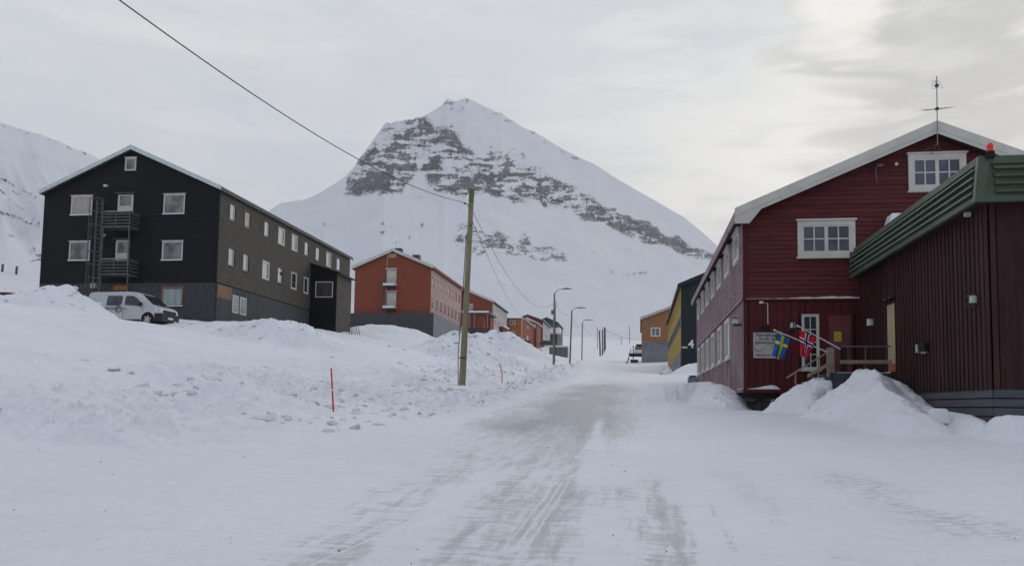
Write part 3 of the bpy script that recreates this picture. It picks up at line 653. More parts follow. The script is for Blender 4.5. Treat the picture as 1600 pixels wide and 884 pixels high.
    def boards_v(s, face, a0, a1, b0, b1, pitch, m, single=False, gap=.012, t=.022, name='board', off=0.0, batten=0.0, parent=None, kind='stuff'):
        F = s.F(face, off); n = max(1, round((a1-a0)/pitch)); pitch = (a1-a0)/n; mb = MB()
        for i in range(n):
            u = a0+i*pitch+gap/2; v = u+pitch-gap; um = (u+v)/2
            segs = [(b0, b1 if not callable(b1) else b1(um))]
            for h0, h1, g0, g1 in s.holes[face]:
                if h0 < um < h1:
                    ns = []
                    for p, q in segs:
                        if g1 <= p or g0 >= q: ns.append((p, q)); continue
                        if g0 > p: ns.append((p, g0))
                        if g1 < q: ns.append((g1, q))
                    segs = ns
            for p, q in segs:
                if q-p < .02: continue
                w = MB() if single else mb; tt = t+(random.uniform(-.004, .004) if not batten else 0)
                w.fbox(F, u, v, p, q, .001, tt)
                if batten: w.fbox(F, u-gap/2-batten/2, u-gap/2+batten/2, p, q, .0015, tt+.022)
                if single: w.build(name, m, parent or s.o)
        if not single: mb.build('siding', m, parent or s.o, kind=kind)
    def win(s, face, rect, frame=None, pane=None, cols=1, rows=1, cw=.08, proud=.045, off=0.0, sill=None, cap=None, sash=.045, muntin=.025, capw=.04, sillsnow=False, hole=True, groups=None, name='window', label=None, pane2=None, split=.62):
        F = s.F(face, off); a0, a1, b0, b1 = rect
        if hole: s.holes[face].append(rect)
        frame = frame or M['trim_w']; pane = pane or M['g_dark']; mb = MB()
        mb.fbox(F, a0, a1, b1-cw, b1, .002, proud); mb.fbox(F, a0, a1, b0, b0+cw, .002, proud)
        mb.fbox(F, a0, a0+cw, b0+cw, b1-cw, .002, proud); mb.fbox(F, a1-cw, a1, b0+cw, b1-cw, .002, proud)
        ia0, ia1, ib0, ib1 = a0+cw, a1-cw, b0+cw, b1-cw
        g = groups or 1; gw = (ia1-ia0)/g; panes = []
        for k in range(g):
            u0 = ia0+k*gw; u1 = u0+gw; dp = proud*.72
            mb.fbox(F, u0, u1, ib1-sash, ib1, .002, dp); mb.fbox(F, u0, u1, ib0, ib0+sash, .002, dp)
            mb.fbox(F, u0, u0+sash, ib0+sash, ib1-sash, .002, dp); mb.fbox(F, u1-sash, u1, ib0+sash, ib1-sash, .002, dp)
            p0, p1, q0, q1 = u0+sash, u1-sash, ib0+sash, ib1-sash
            pw = (p1-p0)/cols; ph = (q1-q0)/rows
            for i in range(1, cols): mb.fbox(F, p0+i*pw-muntin/2, p0+i*pw+muntin/2, q0, q1, .002, dp*.9)
            for j in range(1, rows): mb.fbox(F, p0, p1, q0+j*ph-muntin/2, q0+j*ph+muntin/2, .002, dp*.86)
            for i in range(cols):
                if pane2 and cols == 1:
                    panes += [(p0, p0+(p1-p0)*split, q0, q1), (p0+(p1-p0)*split, p1, q0, q1)]; continue
                for j in range(rows): panes.append((p0+i*pw, p0+(i+1)*pw, q0+j*ph, q0+(j+1)*ph))
        if cap: mb.fbox(F, a0-capw, a1+capw, b1+.002, b1+.05, .002, proud+.05)
        w = mb.build(name, frame, s.o, label=label)
        for i_, p in enumerate(panes):
            q = MB(); q.fbox(F, p[0]+.002, p[1]-.002, p[2]+.002, p[3]-.002, .003, .012); q.build('pane', pane2 if pane2 and i_ % 2 else pane, w)
        if sill:
            q = MB(); q.fbox(F, a0-capw, a1+capw, b0-.05, b0-.002, .002, proud+.06); q.build('sill', sill, w)
        if sillsnow:
            q = MB(); q.fbox(F, a0-.02, a1+.02, b0-.001, b0+.06, proud+.002, proud+.09); q.build('sill_snow', M['snow'], w)
        return w
    def lamp(s, face, px, py, w=.14, h=.18, off=0.0):
        a, b = s.uv(face, px, py, off); F = s.F(face, off); mb = MB()
        mb.fbox(F, a-w*.45, a+w*.45, b-h*.75, b-h*.5, .025, .12); mb.fbox(F, a-w*.62, a+w*.62, b+h*.5, b+h*.62, .025, .19); mb.fbox(F, a-w*.62, a+w*.62, b-h*.5, b-h*.42, .025, .19)
        mb.fbox(F, a-w*.08, a+w*.08, b-h*.42, b+h*.5, .18, .19)
        o = mb.build('wall_lamp', M['darkmetal'], s.o)
        q = MB(); c = Vector(F(a, b-h*.42, .10)); c1 = Vector(F(a, b+h*.5, .10)); q.tube([c, c1], w*.46, 12); q.build('lamp_glass', M['lamp'], o, smooth=False)
def text_mesh(name, txt, size, m, parent, loc, rot, extrude=.002, bold=0.0, align='LEFT', sx=1.0):
    c = bpy.data.curves.new(name, 'FONT'); c.body = txt; c.size = size; c.extrude = extrude; c.offset = bold; c.align_x = align; c.resolution_u = 3
    o = bpy.data.objects.new(name, c); col.objects.link(o)
    bpy.context.view_layer.update()
    me = bpy.data.meshes.new_from_object(o.evaluated_get(bpy.context.evaluated_depsgraph_get()))
    bpy.data.objects.remove(o); me.name = name
    me.materials.clear(); me.materials.append(m)
    t = bpy.data.objects.new(name, me); col.objects.link(t); t.parent = parent; t.location = loc; t.rotation_euler = rot; t.scale = (sx, 1, 1)
    return t

# ------------------------------------------------------------------ red gabled house at the right
red = House('red_house', 'big red boarded house with white framed windows and two flags by its stairs', 'house', at(1163.5, 607.5, 25), 1000, 1)
ar, rr_ = red.uv('front', 1465, 208, -.42); _, ee = red.uv('front', 1163.5, 337.5, -.42)
_, BELT = red.uv('front', 1163.5, 468.5)
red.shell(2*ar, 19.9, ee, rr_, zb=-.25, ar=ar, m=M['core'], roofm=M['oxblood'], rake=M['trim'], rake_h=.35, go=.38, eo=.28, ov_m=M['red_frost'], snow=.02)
# two windows high in the gable and beside it
for r in ((1245.5, 346, 1336.5, 401), (1418, 242.5, 1510, 297)):
    red.win('front', red.rect('front', *r), M['trim_w'], M['g_blue'], cols=2, rows=2, groups=2, cw=.13, proud=.06, cap=True, sill=M['trim_w'], muntin=.035, sash=.05)
red.win('front', red.rect('front', 1252, 491, 1280.5, 577.5), M['trim_w'], M['g_dark'], cols=2, rows=4, cw=.06, proud=.05, sill=M['trim_w'], muntin=.024, sash=.02)
Fr = red.F('front'); Fs = red.F('side')
def rpart(H, name, m, face, rect, d0, d1, label=None, off=0.0, parent=None):
    mb = MB(); mb.fbox(H.F(face, off), *rect, d0, d1); return mb.build(name, m, parent or H.o, label=label)
dr = red.rect('front', 1290, 489, 1333.5, 590); red.holes['front'].append(dr)
door = rpart(red, 'door', M['door_red'], 'front', dr, .004, .03, label='plain red entrance door with a yellow notice')
mb = MB(); mb.fbox(Fr, dr[0], dr[0]+.06, dr[2], dr[3], .031, .05); mb.fbox(Fr, dr[1]-.06, dr[1], dr[2], dr[3], .031, .05); mb.fbox(Fr, dr[0]+.06, dr[1]-.06, dr[3]-.06, dr[3], .031, .05); mb.build('door_frame', M['red_v'], door)
nt = red.rect('front', 1302.5, 518, 1314.5, 533.5); rpart(red, 'notice', M['yellownote'], 'front', nt, .031, .036, parent=door)
mb = MB(); ha, hb = red.uv('front', 1294, 543); mb.tube([Fr(ha, hb, .03), Fr(ha, hb, .08), Fr(ha+.12, hb, .08)], .012, 6); mb.build('handle', M['metal'], door)
SP = [2.8*k for k in range(7)]
for k in range(7): red.win('side', (.75+SP[k], 2.25+SP[k], 4.03, 4.98), M['trim_w'], M['g_light'], cw=.11, proud=.075, cap=True, capw=.05)
for k in range(1, 7): red.win('side', (.75+SP[k], 2.25+SP[k], 1.12, 2.52), M['trim_w'], M['g_light'], cw=.11, proud=.07, sill=M['trim_w'], capw=.05)
red.boards_h('front', BELT+.05, rr_-.05, .132, M['red'], single=True, t=.032)
red.boards_v('front', .13, 7.0, .0, BELT-.03, .20, M['red_v'], single=True)
red.boards_v('front', 7.0, 2*ar, .0, BELT-.03, .25, M['red_v'])
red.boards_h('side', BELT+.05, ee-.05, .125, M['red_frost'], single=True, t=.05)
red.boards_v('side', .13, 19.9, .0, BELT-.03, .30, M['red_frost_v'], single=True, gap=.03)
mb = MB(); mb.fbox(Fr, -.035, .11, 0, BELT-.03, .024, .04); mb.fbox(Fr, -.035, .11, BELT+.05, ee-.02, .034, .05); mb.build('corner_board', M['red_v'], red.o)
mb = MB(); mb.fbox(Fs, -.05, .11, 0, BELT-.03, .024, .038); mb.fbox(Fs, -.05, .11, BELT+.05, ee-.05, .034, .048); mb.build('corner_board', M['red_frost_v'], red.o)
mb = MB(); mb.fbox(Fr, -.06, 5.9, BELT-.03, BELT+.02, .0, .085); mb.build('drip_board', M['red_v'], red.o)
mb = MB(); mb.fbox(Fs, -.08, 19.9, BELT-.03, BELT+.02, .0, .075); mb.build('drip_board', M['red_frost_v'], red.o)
def lumpy_strip(F, a0, a1, b, d0, d1, hmax, seed, step=.12, minh=.012):
    mb = MB(); a = a0; rs = random.Random(seed); h = minh
    while a < a1:
        n = min(a+step, a1); h2 = max(minh, min(hmax, h+rs.uniform(-.5, .5)*hmax*.6))
        if n >= a1-1e-6: h2 = minh
        mb.hexa([F(a, b, d0), F(n, b, d0), F(n, b, d1), F(a, b, d1), F(a, b+h, d0), F(n, b+h2, d0), F(n, b+h2*.6, d1), F(a, b+h*.6, d1)]); a = n; h = h2
    return mb
lumpy_strip(Fr, .05, 3.55, BELT+.021, .032, .095, .075, 3).build('ledge_snow', M['snow'], red.o)
for a0, a1, sd_ in ((.08, 1.0, 5), (1.25, 1.45, 6), (1.75, 1.95, 7), (2.2, 3.1, 8)): lumpy_strip(Fr, a0, a1, .001, .03, .10, .12, sd_).build('ledge_snow', M['snow'], red.o)
lumpy_strip(Fs, -.05, .9, .001, .03, .12, .07, 9).build('ledge_snow', M['snow'], red.o)
mb = MB(); mb.fbox(Fr, -.05, 8, -.10, -.002, -.02, .11); mb.build('sill_beam', M['red_v'], red.o)
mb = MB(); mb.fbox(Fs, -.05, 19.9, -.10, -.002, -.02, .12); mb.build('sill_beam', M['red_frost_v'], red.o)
mb = MB()
rs = random.Random(5)
for i in range(16):
    for j in range(4):
        a = i*.5+rs.uniform(-.05, .05)+(j % 2)*.25; z = -.12-.26*j; mb.fbox(Fr, a+.01, a+.48, z-.24, z, -.3-rs.uniform(0, .08), -.10-rs.uniform(0, .06))
for i in range(30):
    for j in range(4): a = i*.6+(j % 2)*.3; z = -.12-.26*j; mb.fbox(Fs, a+.01, a+.58, z-.24, z, -.3, -.06-rs.uniform(0, .05))
mb.build('foundation', M['stone'], red.o, kind='stuff')
mb = MB(); mb.box(.45, 2*ar-.2, .45, 19.5, -3, -.2); mb.build('plinth', M['stone'], red.o)
# second, narrower rake board under the first
mb = MB(); sl = (rr_-ee)/ar; gx = -.28
for sgn in (0, 1):
    f = (lambda a: a) if not sgn else (lambda a: 2*ar-a)
    mb.prism([(f(-.29), -.43, ee-.28*sl+.12), (f(ar), -.43, rr_+.12), (f(ar), -.43, rr_+.37), (f(-.29), -.43, ee-.28*sl+.37)], (0, .022, 0))
mb.build('rake_board', M['trim'], red.o)
mb = MB(); mb.prism([(-.30, -.44, ee-.28*sl-.10), (.12, -.44, ee-.28*sl-.10), (.45, -.44, ee+.19), (-.30, -.44, ee-.28*sl+.1)], (0, .05, 0)); mb.build('rake_end', M['trim'], red.o)
red.lamp('front', 1238, 509, .17, .17); 
a_, b_ = red.uv('side', 1153, 504); 
mb = MB(); mb.fbox(Fs, .27, .43, 1.97, 2.12, .14, .30); lo = mb.build('wall_lamp', M['lamp'], red.o)
mb = MB(); mb.fbox(Fs, .25, .45, 2.121, 2.14, .13, .32); mb.fbox(Fs, .31, .39, 1.90, 1.969, .02, .28); mb.build('lamp_bracket', M['darkmetal'], lo)
# conduit with junction box, camera arm, round vent, antenna
c0 = red.uv('front', 1189, 472.5); c1 = red.uv('front', 1199, 474); c2 = red.uv('front', 1199.5, 507)
mb = MB(); mb.tube([Fr(c0[0], c0[1], .06), Fr(c1[0], c1[1], .06), Fr(c2[0], c2[1], .06)], .012, 6); mb.fbox(Fr, c0[0]-.06, c0[0]+.05, c0[1]-.04, c0[1]+.03, .024, .10); mb.build('conduit', M['trim_w'], red.o)
a, b = red.uv('front', 1196, 511); rpart(red, 'junction_box', M['core'], 'front', (a-.12, a+.09, b-.06, b+.05), .024, .09)
a, b = red.uv('front', 1368, 286); a2, b2 = red.uv('front', 1368, 262); mb = MB()
mb.tube([Fr(a, b, .07), Fr(a, b2, .07), Fr(a+.03, b2+.02, .22)], .022, 8); mb.tube([Fr(a+.0, b2+.0, .20), Fr(a+.16, b2+.04, .12)], .05, 8); mb.build('wall_spotlight', M['metal'], red.o)
rpart(red, 'mounting_plate', M['red_v'], 'front', (a-.14, a+.36, b2-.22, b2+.18), .033, .042)
a, b = red.uv('front', 1400, 257); mb = MB(); mb.tube([Fr(a, b, .02), Fr(a, b, .06)], .05, 12); mb.build('vent', M['trim'], red.o)
def antenna(H, base, top, els):
    mb = MB(); mb.tube([base, top], .014, 8); o = mb.build('antenna_mast', M['grey_cool'], H.o); b_ = MB()
    for z, L, yaw, n, w, tilt in els:
        c = Vector(base)+(Vector(top)-Vector(base))*z; dv = Vector((math.cos(yaw), math.sin(yaw), tilt)).normalized(); sdv = Vector((-math.sin(yaw), math.cos(yaw), 0))
        q = MB(); q.tube([c-dv*L*.35, c+dv*L*.65], .008, 6)
        for i in range(n): p = c-dv*L*.35+dv*L*i/(n-1); ww = w*(1-.35*i/(n-1)); q.tube([p-sdv*ww, p+sdv*ww], .0045, 5)
        q.box(c.x-.04, c.x+.04, c.y-.04, c.y+.04, c.z-.035, c.z+.035)
        q.build('antenna_array', M['darkmetal'], o)
aa, ab = red.uv('front', 1465, 226, -.5); at2 = red.uv('front', 1467, 119, -.5)[1]
antenna(red, (aa, -.5, ab), (aa+.02, -.5, at2), [(.86, .60, R(76), 5, .17, .85), (.52, .55, R(78), 3, .44, .30)])
mb = MB()
for ang in (200, 262, 330): mb.tube([(aa, -.5, ab+.02), (aa+.30*math.cos(R(ang)), -.02, ab-.02+.14*math.sin(R(ang)))], .010, 6)
mb.build('mast_bracket', M['metal'], red.o)
# sign board with lettering
sg = red.rect('front', 1176.5, 519.5, 1222.5, 559.5)
sx, sy, sz = red.o.location
sgn = empty('sign', (sx+sg[0], sy-.03, sz+sg[2]), 0, 'weathered white sign board with dark lettering left of the blue and yellow flag', 'sign')
w_, h_ = sg[1]-sg[0], sg[3]-sg[2]
mb = MB(); mb.box(0, w_, -.03, 0, 0, h_); mb.build('board', M['signboard'], sgn)
rot = (R(90), 0, 0)
for txt, fx, fz, size in (('Næringsbygget', .09, .855, .128), ('Kunst- og', .2, .705, .128), ('håndverksenter', .06, .555, .122), ('Velkommen inn - åpent', .08, .085, .075)):
    text_mesh('lettering', txt, size, M['ink'], sgn, (w_*fx, -.033, h_*fz), rot, bold=.0015, sx=.88)
mb = MB()
arc = [(.02+.36*t, .46-.19*math.sin(math.pi*(t*.85+.1))) for t in [i/10 for i in range(11)]]; mb.tube([(w_*x, -.034, h_*z) for x, z in arc], .007, 5)
arc = [(.60+.30*t, .36+.14*math.sin(math.pi*(t*.9))) for t in [i/10 for i in range(11)]]; mb.tube([(w_*x, -.034, h_*z) for x, z in arc], .006, 5)
mb.box(w_*.12, w_*.15, -.035, -.031, h_*.52, h_*.55); mb.box(w_*.50, w_*.53, -.035, -.031, h_*.50, h_*.53); mb.build('drawn_line', M['ink'], sgn)

# ------------------------------------------------------------------ low oxblood annex in front of it
ann = House('annex', 'low dark red flat roofed annex with a ribbed green metal roof edge', 'building', at(1552, 608, 16), 1000, 1)
AW, AL = 9.5, 8.85
GO = .17; FLARE = .15             # the roof edge leans outward towards its bottom
WH = ann.uv('front', 1524, 319, -GO)[1]+.25
FT = ann.uv('front', 1529, 245, -GO)[1]; FB = ann.uv('front', 1524, 319, -GO)[1]
mb = MB(); mb.box(0, AW, 0, AL, -.02, WH); mb.build('wall', M['core'], ann.o)
mb = MB(); mb.box(.10, AW, .10, AL, -2.5, -.03); mb.build('plinth', M['core'], ann.o)
dd_ = ann.rect('side', 1400.5, 469.5, 1387.5, 470); dzb = ann.uv('side', 1400, 580)[1]; dzt = ann.uv('side', 1400, 472.5)[1]
drc = (dd_[0], dd_[1], dzb, dzt); ann.holes['side'].append(drc)
d_ = rpart(ann, 'door', M['pinewood'], 'side', (drc[0], drc[1], drc[2]+.2, drc[3]), .003, .03, label='bare pale wooden door on the deck')
rpart(ann, 'kick_board', M['orangewood'], 'side', (drc[0], drc[1], drc[2], drc[2]+.198), .003, .03, parent=d_)
mb = MB(); Fa = ann.F('side'); mb.fbox(Fa, drc[0]-.16, drc[1]+.16, drc[3]+.10, drc[3]+.14, .03, .14); dh = mb.build('door_hood', M['core'], ann.o); lumpy_strip(Fa, drc[0]-.05, drc[1]+.05, drc[3]+.141, .03, .12, .05, 12, .08).build('hood_snow', M['snow'], dh)
mb = MB(); mb.fbox(Fa, drc[0]-.07, drc[0], drc[2], drc[3]+.06, .0, .05); mb.fbox(Fa, drc[1], drc[1]+.07, drc[2], drc[3]+.06, 0, .05); mb.fbox(Fa, drc[0], drc[1], drc[3], drc[3]+.06, 0, .05); mb.build('door_frame', M['oxblood_d'], ann.o)
ann.boards_v('side', .12, AL-.02, 0, WH-.02, .215, M['oxblood'], single=True, gap=.07, t=.045)
ann.boards_v('front', .12, AW, 0, WH-.02, .55, M['oxblood'], single=True, gap=.015, t=.02)
mb = MB(); mb.fbox(ann.F('front'), -.03, .10, 0, WH, .0, .04); mb.build('corner_board', M['oxblood'], ann.o)
mb = MB(); mb.fbox(Fa, -.04, .10, 0, WH, .0, .05); mb.build('corner_board', M['oxblood'], ann.o)
Ff = ann.F('front'); pb = .166
for j in range(8):
    z1 = -.004-j*pb; z0 = z1-pb+.022
    for F, a0, a1, so in ((Ff, 0, AW, .0), (Fa, 0, AL, .03)):
        a = a0; rs = random.Random(j*7+(1 if F is Ff else 2))
        while a < a1:
            n = min(a1, a+rs.uniform(2.4, 3.6)) if j else a1
            q = MB(); q.fbox(F, a+.003, n-.003, z0, z1, -.09, .02+so*.02-.004*(j % 2)); q.build('skirt_board', M['grey_h'], ann.o); a = n
mb = MB(); mb.fbox(Fa, 3.35, 3.55, -.40, -.19, .0, .05); mb.build('skirt_opening', M['core'], ann.o)
# roof edge
mb = MB(); mb.box(-GO+.04, AW+.3, -GO+.04, AL-.2, FB+.05, FT-.04); roof = mb.build('roof', M['roof'], ann.o)
mb = MB(); mb.box(-GO+.1, AW+.3, -GO+.1, AL-.3, FT-.038, FT+.02); mb.build('roof_snow', M['snow'], ann.o)
mb = MB(); mb.box(-GO-.10, -.06, -GO-.10, AL-.24, FB+.01, FB+.045); mb.box(-.05, AW+.3, -GO-.10, -.06, FB+.01, FB+.045); mb.build('soffit', M['oxblood_d'], ann.o)
H_ = FT-FB
for face in ('front', 'side'):
    F = (lambda G: lambda a, b, d: G(a-(FLARE*(FT-b)/H_ if a < 0 else 0), b, d+FLARE*(FT-b)/H_))(ann.F(face)); L0, L1 = (-GO-.02, AW+.3) if face == 'front' else (-GO-.02, AL-.22); dep = GO
    mb = MB(); mb.fbox(F, L0+.02, L1, FB, FT, dep-.05, dep); fo = mb.build('fascia', M['fascia'], ann.o)
    q = MB(); q.fbox(F, L0+.10, L1, FT-.15, FT, dep+.001, dep+.045); q.build('fascia_trim', M['fascia'], fo)
    q = MB(); q.fbox(F, L0+.10, L1, FB, FB+.11, dep+.001, dep+.035); q.build('fascia_trim', M['fascia'], fo)
    ed = .19 if face == 'front' else .07
    q = MB(); q.hexa([F(L0, FB, dep+.001), F(L0+ed*.7, FB, dep+.001), F(L0+ed*.7, FB, dep+.05), F(L0, FB, dep+.05), F(L0, FT, dep+.001), F(L0+ed, FT, dep+.001), F(L0+ed, FT, dep+.05), F(L0, FT, dep+.05)]); q.build('fascia_corner', M['fascia' if face == 'front' else 'fascia_lit'], fo)  # side corner takes the lighter green, a painted highlight
    n = 4; z0 = FB+.12; hh = (FT-.16-z0)/n
    for j in range(n):
        a0_ = L0+ed+.02 if face == 'front' else L0+.10; b0_ = z0+j*hh
        q = MB(); q.hexa([F(a0_, b0_+.055, dep+.001), F(L1, b0_+.055, dep+.001), F(L1, b0_+.055, dep+.07), F(a0_, b0_+.055, dep+.07), F(a0_, b0_+hh-.004, dep+.001), F(L1, b0_+hh-.004, dep+.001), F(L1, b0_+hh-.004, dep+.012), F(a0_, b0_+hh-.004, dep+.012)])
        q.build('rib', M['fascia'] if face == 'front' else M['fascia'], fo)
        if face == 'side': q = MB(); q.fbox(F, a0_, L1, b0_+.052, b0_+.085, dep+.071, dep+.078); q.build('rib_highlight', M['fascia_lit'], fo)  # pale strip paints a highlight along each rib of the side face
mb = MB(); mb.box(-GO-.15, .5, AL-.22, AL-.17, FB, FT-.1); mb.build('fascia_end', M['fascia'], ann.o)
# red beacon, roof vent, lamps, heat pump outlet
bc = at(1547.5, 243, 15.75)-ann.P0
mb = MB(); mb.tube([(bc.x, bc.y, FT-.05), (bc.x, bc.y, bc.z+.07)], .075, 14); bo = mb.build('beacon_base', M['rubber'], ann.o)
mb = MB(); mb.tube([(bc.x, bc.y, bc.z+.071), (bc.x, bc.y, bc.z+.19)], .062, 16); mb.tube([(bc.x, bc.y, bc.z+.19), (bc.x, bc.y, bc.z+.225)], .062, 16, r1=.04); mb.build('beacon', M['beacon'], bo, smooth=False)
vc = at(1391, 352, 24.2)-ann.P0; vt = at(1393, 333, 24.2)-ann.P0
mb = MB(); mb.prism([(vc.x-.05, vc.y, vc.z-.6), (vc.x+.7, vc.y, vc.z-.6), (vc.x+.7, vc.y, vt.z), (vc.x+.06, vc.y, vt.z), (vc.x-.02, vc.y, vc.z+.1)], (0, .5, 0)); mb.build('roof_vent', M['snow'], ann.o)
ann.lamp('side', 1529.5, 468.5, .16, .16); ann.lamp('side', 1366.5, 504, .22, .2)
a, b = ann.uv('side', 1449, 543); mb = MB(); mb.fbox(Fa, a-.28, a+.12, b-.09, b+.09, .05, .16); bo = mb.build('wall_box', M['rubber'], ann.o)
mb = MB(); mb.fbox(Fa, a+.121, a+.16, b-.10, b+.08, .05, .20); mb.fbox(Fa, a-.12, a+.05, b-.13, b-.092, .05, .12); mb.build('box_edge', M['trim_w'], bo)
for px, py in ((1458.5, 366), (1538, 333)):
    a, b = ann.uv('side', px, py, -.15); q = MB(); q.box(-.20, -.10, a-.05, a+.05, b-.06, FB+.012); q.build('soffit_lamp', M['lamp'], ann.o)

# ------------------------------------------------------------------ entrance deck, stairs and flags
DZ = at(1400, 583, 22).z
deck = empty('entrance_stairs', (5.3, 22.0, DZ-.9), 0, 'weathered wooden entrance deck and stairs with railings, half buried in snow', 'stairs')
ox, oy, oz = deck.location
def dbox(name, m, x0, x1, y0, y1, z0, z1, parent=None):
    q = MB(); q.box(x0-ox, x1-ox, y0-oy, y1-oy, z0-oz, z1-oz); return q.build(name, m, parent or deck)
for i in range(9): dbox('plank', M['wood'], 4.9, 6.85, 22.0+i*.33, 22.0+i*.33+.315, DZ-.05, DZ)
dbox('deck_frame', M['stone'], 4.9, 6.85, 21.94, 21.995, DZ-.35, DZ-.002); dbox('deck_frame', M['stone'], 4.84, 4.895, 21.94, 24.9, DZ-.35, DZ-.002)
for x in (4.95, 5.9, 6.7): dbox('post', M['stone'], x, x+.12, 22.05, 22.17, DZ-1.6, DZ-.36)
lumpy_strip(lambda a, b, d: (a-ox, 21.98+d-oy, b-oz), 5.0, 5.45, DZ+.001, -.05, .5, .10, 31).build('deck_snow', M['snow'], deck)
lumpy_strip(lambda a, b, d: (a-ox, 21.98+d-oy, b-oz), 5.75, 6.8, DZ+.001, -.05, .5, .10, 32).build('deck_snow', M['snow'], deck)
def rod(name, m, pts, r=.02, Y=22.0, n=6):
    q = MB(); q.tube([tuple(at(px, py, (yy[0] if yy else Y))-Vector((ox, oy, oz))) for px, py, *yy in pts], r, n); return q.build(name, m, deck)
def slat(name, m, x0, y0, x1, y1, hpx, Y, th=.035):
    a = at(x0, y0, Y); b = at(x1, y1, Y); h = hpx/1280*Y; q = MB(); o_ = Vector((ox, oy, oz))
    q.hexa([a-o_, b-o_, b-o_+Vector((0, th, 0)), a-o_+Vector((0, th, 0))]+[p-o_+Vector((0, 0, h)) for p in (a, b, b+Vector((0, th, 0)), a+Vector((0, th, 0)))]); return q.build(name, m, deck)
slat('post', M['wood'], 1294, 588, 1304, 588, 43, 22.05, .15)
slat('post', M['oxblood'], 1314, 590, 1324, 590, 48, 22.1, .10)
slat('rail', M['wood'], 1313, 568, 1404, 568, 5.6, 21.9); slat('rail', M['metal'], 1315, 542, 1403, 542, 2.0, 21.93, .03)
rod('baluster', M['metal'], [(1352, 580), (1352.5, 530+11)], .017, 21.95); 
rod('handrail', M['wood'], [(1229, 590), (1296, 548)], .022, 21.9); slat('rail', M['wood'], 1262, 590, 1295, 571.5, 5.5, 21.9)
rod('baluster', M['wood'], [(1243, 600), (1243, 581)], .018, 21.9); rod('baluster', M['wood'], [(1279, 590), (1279, 559)], .018, 21.9)
for i in range(4): dbox('step', M['wood'], 4.84-.28*(i+1), 4.86-.28*i, 22.9, 24.4, DZ-.17*(i+1)-.04, DZ-.17*(i+1))
lumpy_strip(lambda a, b, d: (a-ox, 21.86+d-oy, b-oz), 6.75, 6.95, at(1400, 563, 21.9).z, 0, .1, .14, 33, .06, .05).build('deck_snow', M['snow'], deck)

def flag(name, label, tip, base, hoist, lower, nu, nv, colfn, mats, Y=21.6):
    tp = at(*tip, Y); bp = at(*base, Y+.25)
    e = empty(name, bp, 0, label, 'flag', None)
    q = MB(); q.tube([Vector((0, 0, 0)), tp-bp], .018, 8, r1=.012); q.build('flagpole', M['f_white'], e)
    q = MB(); q.tube([tp-bp-Vector((.02, 0, -.01)), tp-bp+Vector((.02, 0, -.01))], .024, 8); q.build('pole_knob', M['f_white'], e)
    A, B = at(*hoist[0], Y-.02), at(*hoist[1], Y+.02); D, C = at(*lower[0], Y), at(*lower[1], Y)
    us = nu; vs = nv; v_ = []; f_ = []; mi = []
    fine_u = []; fine_v = []
    for src, dst in ((us, fine_u), (vs, fine_v)):
        for i in range(len(src)-1):
            k = max(1, round((src[i+1]-src[i])/(src[-1]/28)))
            for j in range(k): dst.append(src[i]+(src[i+1]-src[i])*j/k)
        dst.append(src[-1])
    nU, nV = len(fine_u), len(fine_v)
    for j, v in enumerate(fine_v):
        for i, u in enumerate(fine_u):
            s_, t_ = u/us[-1], v/vs[-1]
            p = (A*(1-s_)+B*s_)*(1-t_)+(D*(1-s_)+C*s_)*t_
            p = p+Vector((.012*math.sin(s_*9+t_*5)*t_, .07*math.sin(s_*11+t_*3)*(.25+.75*t_)+.03*math.sin(t_*9), .012*math.sin(s_*10)*t_))
            v_.append(tuple(p-bp))
    for j in range(nV-1):
        for i in range(nU-1):
            f_.append((j*nU+i, j*nU+i+1, (j+1)*nU+i+1, (j+1)*nU+i)); mi.append(colfn((fine_u[i]+fine_u[i+1])/2, (fine_v[j]+fine_v[j+1])/2))
    q = MB(); q.v = v_; q.f = f_; q.mi = mi; o = q.build('cloth', mats, e, smooth=True)
    sm = o.modifiers.new('thickness', 'SOLIDIFY'); sm.thickness = .003
def sw(u, v): return 1 if (4 < u < 6 or 5 < v < 7) else 0
def no(u, v):
    if 7 < u < 9 or 7 < v < 9: return 2
    if 6 < u < 10 or 6 < v < 10: return 1
    return 0
flag('flag', 'small blue flag with a yellow cross hanging on a slanted pole', (1210, 515.5), (1291, 549), ((1213.5, 519.5), (1234.5, 529.5)), ((1207, 556.5), (1224.5, 563)), [0, 4, 6, 10], [0, 5, 7, 16], sw, [M['f_blue'], M['f_yellow']], 21.7)
flag('flag', 'small red flag with a white edged navy cross hanging on a slanted pole', (1246.5, 509), (1313, 545), ((1248.5, 514), (1275, 528)), ((1251.5, 556), (1262.5, 563.5)), [0, 6, 7, 9, 10, 16], [0, 6, 7, 9, 10, 22], no, [M['f_red'], M['f_white'], M['f_navy']], 21.5)

